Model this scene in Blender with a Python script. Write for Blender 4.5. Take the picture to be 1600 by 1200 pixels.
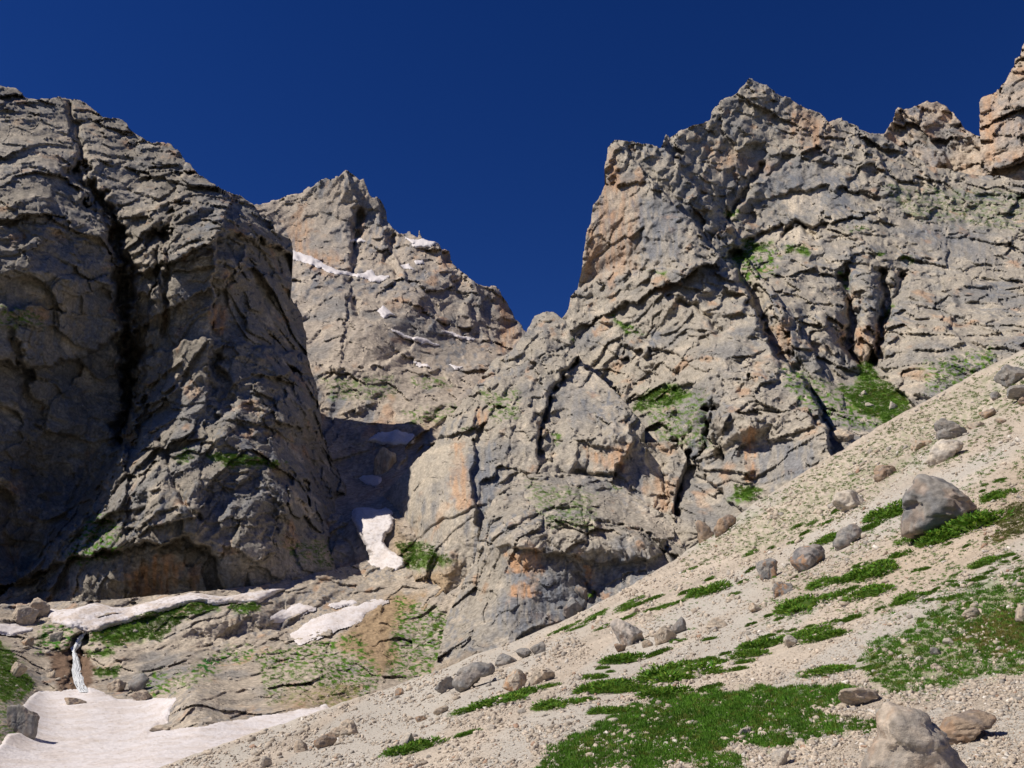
import bpy, bmesh, math, random
import numpy as np
from concurrent.futures import ThreadPoolExecutor
from mathutils import Vector, Matrix

# ------------------------------------------------------------------ camera, sky, sun, exposure
for o in list(bpy.data.objects): bpy.data.objects.remove(o)
scene = bpy.context.scene
col = scene.collection
F = 1385.0; PITCH = math.atan(400 / F)                 # focal length in photo pixels, tilt up
cp, sp = math.cos(PITCH), math.sin(PITCH)
cam_d = bpy.data.cameras.new('camera'); cam = bpy.data.objects.new('camera', cam_d); col.objects.link(cam)
cam_d.sensor_width = 36; cam_d.lens = 36 * F / 1600; cam_d.clip_start = .1; cam_d.clip_end = 40000
cam.location = (0, 0, 0); cam.rotation_euler = (math.pi / 2 + PITCH, 0, 0)
scene.camera = cam
scene.render.resolution_x, scene.render.resolution_y = 1024, 768
TOSUN = Vector((-.61, -.16, .78)).normalized()
elev = math.asin(TOSUN.z); azim = math.atan2(TOSUN.x, TOSUN.y)
w = bpy.data.worlds.new('World'); scene.world = w; w.use_nodes = True
nt = w.node_tree; nt.nodes.clear()
sky = nt.nodes.new('ShaderNodeTexSky'); sky.sky_type = 'NISHITA'; sky.sun_disc = False
sky.sun_elevation = elev; sky.sun_rotation = azim
sky.altitude = 3500; sky.air_density = 1.0; sky.dust_density = 0.0; sky.ozone_density = 4.0
hs = nt.nodes.new('ShaderNodeHueSaturation'); hs.inputs['Hue'].default_value = .521; hs.inputs['Saturation'].default_value = 1.29; hs.inputs['Value'].default_value = 1.36
bg = nt.nodes.new('ShaderNodeBackground'); bg.inputs['Strength'].default_value = .05
wo = nt.nodes.new('ShaderNodeOutputWorld')
nt.links.new(sky.outputs[0], hs.inputs['Color']); nt.links.new(hs.outputs[0], bg.inputs[0]); nt.links.new(bg.outputs[0], wo.inputs[0])
sun_d = bpy.data.lights.new('sun', 'SUN'); sun_d.energy = 5.0; sun_d.angle = math.radians(.5); sun_d.color = (1, .93, .83)
sun = bpy.data.objects.new('sun', sun_d); col.objects.link(sun)
sun.rotation_euler = (-TOSUN).to_track_quat('-Z', 'Y').to_euler()
sun.location = (-60, -20, 80)
vs = scene.view_settings; vs.view_transform = 'Standard'; vs.look = 'None'; vs.gamma = 1; vs.exposure = 0

scene.cycles.diffuse_bounces = 2
rng = np.random.default_rng(7); random.seed(7)
f32 = np.float32

# ------------------------------------------------------------------ noise
def hsh(ix, iy, iz, seed):
    h = (ix.astype(np.uint32) * np.uint32(374761393)) ^ (iy.astype(np.uint32) * np.uint32(668265263)) ^ (iz.astype(np.uint32) * np.uint32(2147483647 & 0x9E3779B1)) ^ np.uint32((seed * 3266489917) & 0xFFFFFFFF)
    h ^= h >> np.uint32(15); h *= np.uint32(2246822519); h ^= h >> np.uint32(13); h *= np.uint32(3266489917); h ^= h >> np.uint32(16)
    return h
def u01(h): return (h & np.uint32(0xFFFFFF)).astype(f32) / f32(16777216)
G = np.array([[1,1,0],[-1,1,0],[1,-1,0],[-1,-1,0],[1,0,1],[-1,0,1],[1,0,-1],[-1,0,-1],[0,1,1],[0,-1,1],[0,1,-1],[0,-1,-1],[1,1,0],[-1,1,0],[0,-1,1],[0,-1,-1]], f32)
NL, NS = 24, 6; NW = NL * NS                             # a repeating block of gradient noise, looked up afterwards
def _volume():
    g = G[np.random.default_rng(3).integers(0, 12, (NL, NL, NL))]; a = np.arange(NW); i = a // NS; f = (a % NS / NS).astype(f32); u = f * f * f * (f * (f * 6 - 15) + 10)
    out = np.zeros((NW, NW, NW), f32)
    for dx in (0, 1):
        for dy in (0, 1):
            for dz in (0, 1):
                gg = g[((i + dx) % NL)[:, None, None], ((i + dy) % NL)[None, :, None], ((i + dz) % NL)[None, None, :]]
                w = (u if dx else 1 - u)[:, None, None] * (u if dy else 1 - u)[None, :, None] * (u if dz else 1 - u)[None, None, :]
                out += w * (gg[..., 0] * (f - dx)[:, None, None] + gg[..., 1] * (f - dy)[None, :, None] + gg[..., 2] * (f - dz)[None, None, :])
    return out.ravel()
VOL = _volume()
def perlin(p, seed=0):
    p = np.asarray(p, f32); k = seed * 2.39996 + 1
    p = (p + np.array((7.31 * math.sin(k) * 3, 9.17 * math.cos(k * 1.7) * 3, 5.77 * math.sin(k * 2.3 + 1) * 3), f32)) * f32(NS)
    i = np.floor(p).astype(np.int32); f = p - i; i %= NW
    x0 = i[:, 0] * (NW * NW); x1 = (i[:, 0] + 1) % NW * (NW * NW); y0 = i[:, 1] * NW; y1 = (i[:, 1] + 1) % NW * NW; z0 = i[:, 2]; z1 = (z0 + 1) % NW
    fx, fy, fz = f[:, 0], f[:, 1], f[:, 2]
    def row(b): a = VOL.take(b + z0); return a + (VOL.take(b + z1) - a) * fz
    def sl(x): a = row(x + y0); return a + (row(x + y1) - a) * fy
    a = sl(x0); return a + (sl(x1) - a) * fx
def fbm(p, octs=4, seed=0, gain=.5):
    a = 1; s = 0; q = np.asarray(p, f32)
    for k in range(octs): s = s + a * perlin(q, seed + k * 17); q = q * 2.03; a *= gain
    return s
def ridged(p, octs=4, seed=0, gain=.5):
    a = 1; s = 0; q = np.asarray(p, f32)
    for k in range(octs): s = s + a * (1 - 2.2 * np.abs(perlin(q, seed + k * 13))); q = q * 2.07; a *= gain
    return s
CT = np.random.default_rng(5).random((3, 32768), dtype=f32); CI = np.random.default_rng(6).integers(0, 2 ** 32, 32768, dtype=np.uint32)
def cells(p, seed=0, jit=.66):
    p = np.asarray(p, f32); b = np.floor(p - .5).astype(np.int32); x, y, z = (np.ascontiguousarray(p[:, k]) for k in range(3))
    bx, by, bz = (b[:, k] for k in range(3)); best = np.full(len(p), 9, f32); sec = best.copy(); hb = np.zeros(len(p), np.int32); ox = np.zeros(len(p), f32); oy = ox.copy(); oz = ox.copy()
    for dx in (0, 1):
        for dy in (0, 1):
            for dz in (0, 1):
                ix, iy, iz = bx + dx, by + dy, bz + dz
                h = ((ix * 73856093) ^ (iy * 19349663) ^ (iz * 83492791) ^ (seed * 7919)); h = (h ^ (h >> 13)) & 32767
                ex = x - ix - (.5 - jit / 2) - jit * CT[0].take(h); ey = y - iy - (.5 - jit / 2) - jit * CT[1].take(h); ez = z - iz - (.5 - jit / 2) - jit * CT[2].take(h)
                d = ex * ex + ey * ey + ez * ez; m = d < best
                sec = np.where(m, best, np.minimum(sec, d)); hb = np.where(m, h, hb); ox = np.where(m, ex, ox); oy = np.where(m, ey, oy); oz = np.where(m, ez, oz); best = np.minimum(best, d)
    return CI.take(hb), np.stack([ox, oy, oz], 1), np.sqrt(sec) - np.sqrt(best)
def sstep(a, b, x): t = np.clip((x - a) / (b - a), 0, 1); return t * t * (3 - 2 * t)

def blocks(p, size, seed, aniso=(1, 1, 1), tilt=.55, rise=.3, rot=(0, 0, 0)):
    R = np.array(Matrix.Rotation(rot[0], 3, 'X') @ Matrix.Rotation(rot[1], 3, 'Y') @ Matrix.Rotation(rot[2], 3, 'Z'), f32)
    q = (p @ R) / (size * np.array(aniso, f32))
    cid, d, e = cells(q, seed)
    r = [u01(cid >> np.uint32(k)) - .5 for k in (0, 3, 6, 9)]
    return size * (rise * r[0] + tilt * (d[:, 0] * r[1] + d[:, 1] * r[2] + d[:, 2] * r[3]) ), cid, e

# ------------------------------------------------------------------ picture directions to places
def rays(px, py):
    X = (np.asarray(px, float) - 800) / F; V = (600 - np.asarray(py, float)) / F
    return np.stack([X, cp - V * sp, sp + V * cp], -1)
def tps(ctrl):
    c = np.array(ctrl, float); xy = c[:, :2] / 500; dy = rays(c[:, 0], c[:, 1])[:, 1]; val = dy / c[:, 2]   # 1/t: planes stay planes
    sc = val.mean(); val = val / sc
    def U(r2): return np.where(r2 > 1e-12, r2 * np.log(r2 + 1e-12), 0)
    n = len(c); K = U(((xy[:, None] - xy[None]) ** 2).sum(-1)) + 1e-4 * np.eye(n); Pm = np.c_[np.ones(n), xy]
    sol = np.linalg.solve(np.block([[K, Pm], [Pm.T, np.zeros((3, 3))]]), np.r_[val, 0, 0, 0])
    lo = val.min() * .4
    def ev(px, py):
        q = np.stack([px, py], -1) / 500; r = np.full(px.shape, sol[n]) + sol[n + 1] * q[..., 0] + sol[n + 2] * q[..., 1]
        for k in range(n): r = r + sol[k] * U((q[..., 0] - xy[k, 0]) ** 2 + (q[..., 1] - xy[k, 1]) ** 2)
        return 1 / (np.maximum(r, lo) * sc)
    return ev
def seg_dist(px, py, poly, closed=False):
    """distance to a polyline, the side of it (+ is the right hand when walking along it in the picture) and the nearest point"""
    P = np.array(poly, float); n = len(P) if closed else len(P) - 1
    best = np.full(px.shape, 1e12); side = np.zeros(px.shape); nx = px.copy(); ny = py.copy()
    for k in range(n):
        a, b = P[k], P[(k + 1) % len(P)]; d = b - a; L2 = max(d @ d, 1e-9)
        t = np.clip(((px - a[0]) * d[0] + (py - a[1]) * d[1]) / L2, 0, 1)
        qx, qy = a[0] + t * d[0], a[1] + t * d[1]; dd = (px - qx) ** 2 + (py - qy) ** 2; m = dd < best
        best = np.where(m, dd, best); nx = np.where(m, qx, nx); ny = np.where(m, qy, ny)
        side = np.where(m, np.sign(d[0] * (py - a[1]) - d[1] * (px - a[0])), side)
    return np.sqrt(best), side, nx, ny
def inside(px, py, poly):
    P = np.array(poly, float); r = np.zeros(px.shape, bool)
    for k in range(len(P)):
        (x1, y1), (x2, y2) = P[k], P[(k + 1) % len(P)]
        if y1 == y2: continue
        r ^= ((y1 > py) != (y2 > py)) & (px < (x2 - x1) * (py - y1) / (y2 - y1) + x1)
    return r
def sdf(px, py, poly):
    d = seg_dist(px, py, poly, True)[0]; return np.where(inside(px, py, poly), d, -d)
def soft(px, py, poly, edge=8, rough=10, seed=3):
    q = np.stack([px / 14, py / 9, np.zeros_like(px)], -1).reshape(-1, 3)
    n = fbm(q, 3, seed).reshape(px.shape)
    return sstep(-edge, edge, sdf(px, py, poly) + rough * n)

def feature(px, py, f):
    """metres towards the back (+) or front (-) added to a base surface"""
    k = f[0]
    wob = lambda a, s: a * fbm(np.stack([px / 22, py / 22, np.full_like(px, s)], -1).reshape(-1, 3), 3, 91).reshape(px.shape)
    if k == 'crack':
        _, poly, wd, dep = f; d = seg_dist(px + wob(wd * 1.1 + 3, 1.3), py + wob(wd * .8 + 3, 5.1), poly)[0]
        return dep * np.exp(-(d / wd) ** 2)
    if k == 'bump':
        _, cx, cy, rx, ry, amp, ang = f; c, s = math.cos(math.radians(ang)), math.sin(math.radians(ang))
        x, y = px - cx, py - cy; r2 = ((x * c + y * s) / rx) ** 2 + ((-x * s + y * c) / ry) ** 2
        return -amp * np.exp(-r2)
    if k == 'step':                                     # the right hand side of the line stands out by amp and fades over fall pixels
        _, poly, amp, fall = f; d, s, _, _ = seg_dist(px + wob(9, 2.2), py + wob(9, 7.7), poly)
        sd = d * s; return -amp * sstep(-2.5, 2.5, sd) * np.exp(-np.maximum(sd, 0) / fall)

# ------------------------------------------------------------------ materials
def material(name, rough=.92, bump=.3, bscale=3.0, var=.35, attr=True, base=(.4, .35, .3), spec=.2, trans=0):
    m = bpy.data.materials.new(name); m.use_nodes = True; n = m.node_tree; N = n.nodes; N.clear(); L = n.links.new
    out = N.new('ShaderNodeOutputMaterial'); bs = N.new('ShaderNodeBsdfPrincipled'); L(bs.outputs[0], out.inputs[0])
    bs.inputs['Roughness'].default_value = rough; bs.inputs['Specular IOR Level'].default_value = spec
    tc = N.new('ShaderNodeTexCoord')
    nz = N.new('ShaderNodeTexNoise'); nz.inputs['Scale'].default_value = bscale; nz.inputs['Detail'].default_value = 8; nz.inputs['Roughness'].default_value = .65
    L(tc.outputs['Object'], nz.inputs['Vector'])
    mr = N.new('ShaderNodeMapRange'); mr.inputs['From Min'].default_value = .3; mr.inputs['From Max'].default_value = .7
    mr.inputs['To Min'].default_value = 1 - var; mr.inputs['To Max'].default_value = 1 + var; L(nz.outputs[0], mr.inputs['Value'])
    if attr:
        a = N.new('ShaderNodeAttribute'); a.attribute_name = 'tint'; c = a.outputs['Color']
    else:
        a = N.new('ShaderNodeRGB'); a.outputs[0].default_value = (*base, 1); c = a.outputs[0]
    mx = N.new('ShaderNodeMix'); mx.data_type = 'RGBA'; mx.blend_type = 'MULTIPLY'; mx.inputs['Factor'].default_value = 1
    L(c, mx.inputs[6]); L(mr.outputs[0], mx.inputs[7]); L(mx.outputs[2], bs.inputs['Base Color'])
    if bump:
        b = N.new('ShaderNodeBump'); b.inputs['Strength'].default_value = bump; b.inputs['Distance'].default_value = .6 / bscale
        L(nz.outputs[0], b.inputs['Height']); L(b.outputs[0], bs.inputs['Normal'])
    if trans:
        tr = N.new('ShaderNodeBsdfTranslucent'); ms = N.new('ShaderNodeMixShader'); ms.inputs[0].default_value = trans
        L(mx.outputs[2], tr.inputs[0]); L(bs.outputs[0], ms.inputs[1]); L(tr.outputs[0], ms.inputs[2]); L(ms.outputs[0], out.inputs[0])
    return m
M_rock = material('rock', bscale=1.0, var=.42, bump=.8)
M_far = material('far_rock', bscale=.45, var=.4, bump=.8)
M_scree = material('scree', bscale=9, var=.3, bump=.6)
M_boulder = material('boulder_rock', bscale=4, var=.35, bump=.45)
M_stone = material('stone', bscale=9, var=.25, bump=.3)
M_snow = material('old_snow', rough=.7, bscale=.9, var=.10, bump=.35)
M_leaf = material('leaf', rough=.65, bscale=6, var=.25, bump=0, trans=.25)
M_ground = material('ground', attr=False, base=(.10, .095, .07), bscale=.05)
M_water = material('water', rough=.25, attr=False, base=(.8, .83, .86), bscale=5, var=.3, bump=1.0, spec=.5)

# ------------------------------------------------------------------ mesh building
def make_mesh(name, V, faces, mat, tint=None, smooth=True):
    """faces: list of int arrays (n,3) or (n,4)"""
    me = bpy.data.meshes.new(name); V = np.asarray(V, f32); me.vertices.add(len(V)); me.vertices.foreach_set('co', V.ravel())
    faces = [np.asarray(f, np.int32) for f in faces if len(f)]
    nl = sum(f.size for f in faces); nf = sum(len(f) for f in faces)
    me.loops.add(nl); me.loops.foreach_set('vertex_index', np.concatenate([f.ravel() for f in faces]))
    tot = np.concatenate([np.full(len(f), f.shape[1], np.int32) for f in faces]); st = np.r_[0, np.cumsum(tot)[:-1]].astype(np.int32)
    me.polygons.add(nf); me.polygons.foreach_set('loop_start', st)
    if smooth: me.polygons.foreach_set('use_smooth', np.ones(nf, bool))
    if tint is not None:
        a = me.color_attributes.new('tint', 'FLOAT_COLOR', 'POINT'); t = np.ones((len(V), 4), f32); t[:, :3] = tint; a.data.foreach_set('color', t.ravel())
    me.materials.append(mat); me.update(calc_edges=True); me.validate()
    return me
def link(name, me, parent=None, label=None, category=None, group=None, kind=None):
    o = bpy.data.objects.new(name, me); col.objects.link(o)
    if parent: o.parent = parent
    for k, v in (('label', label), ('category', category), ('group', group), ('kind', kind)):
        if v: o[k] = v
    return o

class Sheet: pass
def sheet(name, label, category, poly, ctrl, feats, step, disp, tint, mat, back, kind='structure', ys=1.0, jag=1.0, smooth=False, yc=.4, calm=(), gain=1.0):
    P = np.array(poly, float); x0, y0 = P.min(0) - 2 * step; x1, y1 = P.max(0) + 2 * step
    W = int((x1 - x0) / step) + 1; H = int((y1 - y0) / (step * ys)) + 1
    px, py = np.meshgrid(x0 + step * np.arange(W), y0 + step * ys * np.arange(H))
    cx, cy = px[:-1, :-1] + step / 2, py[:-1, :-1] + step * ys / 2
    keep = inside(cx, cy, poly)
    cnt = np.zeros((H, W), int)
    for dy in (0, 1):
        for dx in (0, 1): cnt[dy:H - 1 + dy, dx:W - 1 + dx] += keep
    used = cnt > 0; edge = used & (cnt < 4)
    d, s, nx, ny = seg_dist(px[edge], py[edge], poly, True); ok = d < 1.1 * step
    ex, ey = px[edge], py[edge]; ex[ok] = nx[ok]; ey[ok] = ny[ok]; px[edge] = ex; py[edge] = ey
    wq = np.stack([px / 34, py / 34, np.full_like(px, len(poly))], -1).reshape(-1, 3)
    bx, _, _ = blocks(wq * 34, 15, 5, tilt=.2, rise=.5); by_, _, _ = blocks(wq * 34, 11, 8, tilt=.3, rise=.5)
    px = px + jag * (2.2 * fbm(wq, 3, 4) + .35 * bx).reshape(px.shape); py = py + jag * (3.0 * fbm(wq, 4, 9) + .55 * by_).reshape(px.shape)
    t = tps(ctrl)(px, py); D = rays(px, py); B = D * t[..., None]
    gx = np.gradient(B, axis=1); gy = np.gradient(B, axis=0); n = np.cross(gy, gx); n /= np.linalg.norm(n, axis=-1, keepdims=True) + 1e-9
    n *= np.sign(-(n * D).sum(-1, keepdims=True)) 
    fo = np.zeros(px.shape)
    for f in feats: fo += gain * feature(px, py, f)
    Bf = B + D * (fo / D[..., 1])[..., None]
    ux, uy = px[used], py[used]; bp = Bf[used].astype(f32)
    cy_ = np.array((1, yc, 1)); sp_ = np.maximum(np.linalg.norm(gx * cy_, axis=-1), np.linalg.norm(gy * cy_, axis=-1))[used].astype(f32); nn = n[used]
    rr = D[used] / np.linalg.norm(D[used], axis=1, keepdims=True); nv_ = np.maximum(-(nn * rr).sum(1), .42)
    def work(k):
        sl = slice(*k); dd, info = disp(bp[sl] * np.array((1, yc, 1), f32), ux[sl], uy[sl], sp_[sl])
        for cpoly, amt in calm: dd = dd * (1 - amt * soft(ux[sl], uy[sl], cpoly, 14, 10, 21)).astype(f32)
        v = (bp[sl] - rr[sl] * (dd / nv_[sl])[:, None]).astype(f32)
        return v, tint(v * np.array((1, yc, 1), f32), ux[sl], uy[sl], info)
    ed = np.linspace(0, len(bp), 9).astype(int)
    with ThreadPoolExecutor(4) as ex: res = list(ex.map(work, list(zip(ed[:-1], ed[1:]))))
    Vn = np.concatenate([r[0] for r in res]); T = np.concatenate([r[1] for r in res])
    idx = np.full((H, W), -1, np.int64); idx[used] = np.arange(used.sum())
    q = np.stack([idx[:-1, :-1][keep], idx[1:, :-1][keep], idx[1:, 1:][keep], idx[:-1, 1:][keep]], 1)
    # the back of the landform: the rim carried on behind
    e = np.concatenate([q[:, [0, 1]], q[:, [1, 2]], q[:, [2, 3]], q[:, [3, 0]]]); nv = len(Vn)
    key = np.minimum(e[:, 0], e[:, 1]) * nv + np.maximum(e[:, 0], e[:, 1]); u, fi, c = np.unique(key, return_index=True, return_counts=True)
    be = e[fi[c == 1]]; rim = np.unique(be); rm = np.full(nv, -1); rm[rim] = np.arange(len(rim))
    allV = [Vn]; allT = [T]; faces = [q]; prev = lambda a: a; off = nv
    cur = be.copy()
    jg = perlin(Vn[rim] / back[0][0], 5)
    for (by, bz) in back:
        R = Vn[rim].copy(); R[:, 1] += by * (1 + .3 * jg); R[:, 2] += bz; R[:, 0] += R[:, 0] / R[:, 1] * by
        allV.append(R); allT.append(T[rim]); nw = rm[be] + off
        faces.append(np.stack([cur[:, 1], cur[:, 0], nw[:, 0], nw[:, 1]], 1)); cur = nw; off += len(rim)
    me = make_mesh(name, np.concatenate(allV), faces, mat, np.concatenate(allT), smooth)
    o = link(name, me, label=label, category=category, kind=kind)
    S = Sheet(); S.obj = o; S.x0, S.y0, S.step, S.W, S.H = x0, y0, step, W, H; S.ystep = step * ys
    S.P = np.full((H, W, 3), np.nan); S.P[used] = Vn; S.n = n; S.px, S.py = px, py; S.used = used; S.tint = T
    return S
def sample(S, px, py, grid=None):
    g = S.P if grid is None else grid
    a = np.clip((np.asarray(px, float) - S.x0) / S.step, 0, S.W - 1.001); b = np.clip((np.asarray(py, float) - S.y0) / S.ystep, 0, S.H - 1.001)
    i, j = a.astype(int), b.astype(int); fx, fy = (a - i)[..., None], (b - j)[..., None]
    return (g[j, i] * (1 - fx) + g[j, i + 1] * fx) * (1 - fy) + (g[j + 1, i] * (1 - fx) + g[j + 1, i + 1] * fx) * fy

# ------------------------------------------------------------------ rock look
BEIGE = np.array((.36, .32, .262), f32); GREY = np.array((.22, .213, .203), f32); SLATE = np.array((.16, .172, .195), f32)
OCHRE = np.array((.47, .27, .145), f32); PALE = np.array((.56, .48, .375), f32); GRASS = np.array((.09, .17, .02), f32); EARTH = np.array((.36, .255, .15), f32)
def mixc(T, c, m): return T * (1 - m[:, None]) + c * m[:, None]
def rock_disp(S, big=1.0, blk=1.0, fine=1.0, strata=1.0, dip=(0.15, 0.25, 1), seed=1, rot=(.1, .2, .3), ribs=1.0):
    def fn(p, ux, uy, sp):
        lod = lambda wl: sstep(1.6, 4.5, wl * S / sp)
        wv = np.stack([fbm(p / (14 * S), 2, seed + 50 + k) for k in range(3)], 1)
        q = p + wv * 3.5 * S
        broken = .22 + .78 * sstep(-.2, .3, fbm(p / (32 * S), 2, seed + 5))                # smooth slabs here, shattered rock there
        d = big * S * (2.6 * (ridged(q / (52 * S), 2, seed) - .3) * lod(20) + .9 * fbm(p / (17 * S), 2, seed + 7) * lod(8))
        R = np.array(Matrix.Rotation(rot[1], 3, 'Y') @ Matrix.Rotation(rot[0], 3, 'X'), f32); qr = q @ R
        d += ribs * S * 2.0 * (ridged(qr / np.array((15 * S, 15 * S, 60 * S), f32), 2, seed + 15) - .3) * lod(10)          # ribs and gullies
        def terr(n, k): n = n * k; fl = np.floor(n); return (fl + sstep(.0, .16, n - fl)) / k
        d += blk * S * (3.6 * terr(fbm(qr / np.array((17 * S, 20 * S, 27 * S), f32), 4, seed + 16), 4.0) * lod(6) + 1.8 * broken * terr(fbm(q / (7.5 * S), 3, seed + 18), 3.5) * lod(2.5))   # ledges and scarps
        b0, c0, e0 = blocks(q, 27 * S, seed + 4, (1, 1, 1.7), .8, .05, rot)
        b1, c1, e1 = blocks(q, 12 * S, seed + 1, (1, 1, 1.7), .8, .10, rot)
        b2, c2, e2 = blocks(q, 5.6 * S, seed + 2, (1.2, 1, 1.2), .7, .22, (rot[0] + .2, rot[1] - .2, rot[2] + .4))
        b3, c3, e3 = blocks(p + wv * 1.2 * S, 2.0 * S, seed + 3, (1.4, 1, .8), .75, .3, (rot[0], rot[1] - .1, rot[2]))
        d += blk * (b0 * .6 * lod(16) + b1 * .75 * lod(8) + broken * (b2 * .6 * lod(4) + b3 * .6 * lod(1.6)))
        dv = np.array(dip, f32); dv /= np.linalg.norm(dv)
        s = (p @ dv + 2.5 * S * wv[:, 0]) / (4.2 * S); fr = s - np.floor(s); z = np.zeros(len(s), np.int32); amp = u01(hsh(np.floor(s).astype(np.int32), z, z, seed))
        d += strata * S * 1.7 * amp * (fr - .5) * (.2 + sstep(-.2, .3, wv[:, 1] + .5 * wv[:, 2])) * lod(4)
        d += fine * S * (.30 * ridged(p / (1.5 * S), 2, seed + 11) * lod(1.3) + .2 * fbm(p / (3.4 * S), 2, seed + 12) * lod(3)) * broken
        return d.astype(f32), dict(c1=c1, c2=c2, c3=c3)
    return fn
def rock_tint(S, base=BEIGE, grey=.5, och=.12, pools=(), seed=1, gamma=1.0):
    """pools: (kind, polygon, strength, edge)"""
    def fn(p, ux, uy, info):
        T = np.tile(base, (len(p), 1)).astype(f32)
        g = sstep(-.35 + (1 - grey) * .5, .45 + (1 - grey) * .5, fbm(p / (22 * S), 4, seed + 21) + .35 * (u01(info['c1'] >> np.uint32(5)) - .5) + .3 * (u01(info['c2'] >> np.uint32(5)) - .5))
        T = mixc(T, GREY, g * .85)
        st = fbm(p / np.array((2.2 * S, 2.2 * S, 26 * S), f32), 3, seed + 31)             # stains running down the faces
        T = mixc(T, SLATE, .75 * sstep(.0, .4, st) * sstep(-.1, .4, fbm(p / (34 * S), 2, seed + 33)))
        o = sstep(.38 - och, .75 - och, fbm(p / np.array((9 * S, 9 * S, 13 * S), f32), 4, seed + 41))
        T = mixc(T, OCHRE, o * .5)
        T = mixc(T, PALE, .5 * sstep(.2, .6, fbm(p / (7 * S), 3, seed + 51)))
        for (kind, poly, a, ed) in pools:
            P = np.array(poly, float); m = (ux > P[:, 0].min() - 25) & (ux < P[:, 0].max() + 25) & (uy > P[:, 1].min() - 25) & (uy < P[:, 1].max() + 25)
            if not m.any(): continue
            k = np.zeros(len(p), f32); x, y = ux[m], uy[m]
            k[m] = soft(x, y, poly, ed, 9, 7) * a
            if kind in ('ochre', 'slate', 'pale'):
                k[m] *= .35 + .65 * sstep(-.25, .25, fbm(np.stack([x / 7, y / 45, 0 * x], 1), 3, 77))
            if kind == 'green': k[m] *= sstep(-.35, .05, fbm(np.stack([x / 9, y / 5, 0 * x], 1), 3, 79))
            if kind == 'sparse': k[m] *= .9 * sstep(-.02, .28, fbm(np.stack([x / 9, y / 4, 0 * x], 1), 3, 81))
            T = mixc(T, dict(ochre=OCHRE, slate=SLATE, pale=PALE, green=GRASS, sparse=GRASS, earth=EARTH, wet=np.array((.16, .10, .065), f32))[kind], k)
        T *= (1 + .16 * (u01(info['c3'] >> np.uint32(2)) - .5) + .2 * fbm(p / (1.1 * S), 2, seed + 61))[:, None]
        return np.clip(T, .01, .9) ** gamma
    return fn

#%%LANDFORMS
Q = 1.0                                                # grid coarseness
# ------------------------------------------------------------------ landforms
# the ground under everything, out to the horizon
gv = np.array([(-9000, -2000, -70), (9000, -2000, -70), (9000, 16000, -70), (-9000, 16000, -70)], f32)
link('ground', make_mesh('ground', gv, [np.array([[0, 1, 2, 3]])], M_ground, smooth=False), kind='structure')

# left cliff
LC_poly = [(-150, 60), (-60, 105), (0, 133), (22, 139), (45, 154), (75, 155), (103, 152), (125, 156), (150, 171), (164, 183), (190, 187), (212, 205), (235, 222), (255, 222), (268, 225), (290, 252), (320, 280),
    (350, 298), (378, 308), (397, 320), (408, 338), (424, 345), (433, 362), (455, 374), (458, 395), (456, 440), (455, 465), (470, 492), (478, 520), (480, 560), (492, 600), (500, 640), (506, 680), (522, 725), (545, 765), (556, 795),
    (568, 830), (584, 868), (574, 900), (560, 930), (440, 975), (300, 1000), (100, 1010), (-150, 1040)]
LC_ctrl = [(-150, 100, 360), (0, 135, 395), (100, 155, 420), (265, 228, 425), (400, 325, 412), (60, 300, 325), (200, 330, 358), (330, 340, 368), (0, 440, 286), (100, 440, 308), (190, 440, 338), (230, 440, 330), (320, 440, 338), (345, 420, 342), (455, 420, 424), (330, 520, 340), (460, 530, 416),
    (0, 620, 282), (100, 640, 312), (190, 620, 338), (0, 800, 282), (110, 780, 314), (60, 870, 298), (225, 670, 318), (250, 560, 338), (400, 565, 352), (400, 640, 330), (470, 640, 372), (500, 720, 394), (350, 720, 300), (250, 720, 300), (450, 760, 312), (350, 800, 281), (220, 800, 279), (350, 870, 270), (220, 860, 265), (120, 875, 268), (480, 830, 322), (500, 890, 314), (540, 800, 396), (565, 860, 384), (520, 850, 352), (50, 930, 280), (100, 960, 276), (250, 940, 286), (420, 950, 284), (-150, 700, 258), (-150, 1000, 250)]
LC_feat = [
    ('crack', [(103, 155), (122, 200), (128, 235), (118, 265)], 5, 9), ('crack', [(118, 265), (150, 310), (178, 345), (190, 420), (197, 470), (202, 620), (196, 690)], 12, 18),
    ('step', [(150, 320), (178, 400), (190, 500), (193, 640)], 10, 120), ('step', [(203, 640), (190, 700), (140, 800), (30, 900)], -18, 260), ('step', [(-30, 560), (60, 575), (120, 560), (195, 520)], -10, 200),
    ('step', [(205, 650), (230, 560), (300, 530), (380, 540), (440, 545), (480, 560)], 9, 120),
    ('crack', [(255, 350), (262, 430), (255, 520)], 5, 5), ('crack', [(240, 395), (255, 470)], 4, 4), ('crack', [(335, 560), (352, 620), (345, 650)], 11, 7),
    ('step', [(345, 365), (335, 400), (336, 470), (330, 540)], 12, 90), ('step', [(330, 380), (365, 366), (410, 372), (440, 392), (480, 420)], -13, 170),
    ('step', [(30, 905), (120, 870), (220, 850), (290, 845), (330, 855), (345, 890), (350, 925)], -14, 70), 
    ('bump', 350, 720, 90, 60, 6, 10), ('bump', 250, 760, 70, 40, 4, -20), ('bump', 350, 680, 20, 35, 4, 0), ('bump', 500, 850, 25, 25, 3, 0),
    ('crack', [(20, 520), (38, 600), (60, 660)], 10, 6), ('crack', [(250, 690), (275, 760), (310, 810)], 4, 3), ('crack', [(480, 690), (500, 760), (545, 800)], 6, 5),
    ('step', [(-20, 355), (60, 350), (140, 375), (170, 395)], 4, 60), ('step', [(-20, 480), (60, 478), (130, 490)], 4, 60), ('step', [(200, 255), (260, 262), (300, 270)], 3, 50), ('bump', 155, 240, 30, 50, 4, 0), ('bump', 60, 260, 50, 60, 5, 0), ('bump', 350, 345, 40, 30, 4, 0)]
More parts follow.
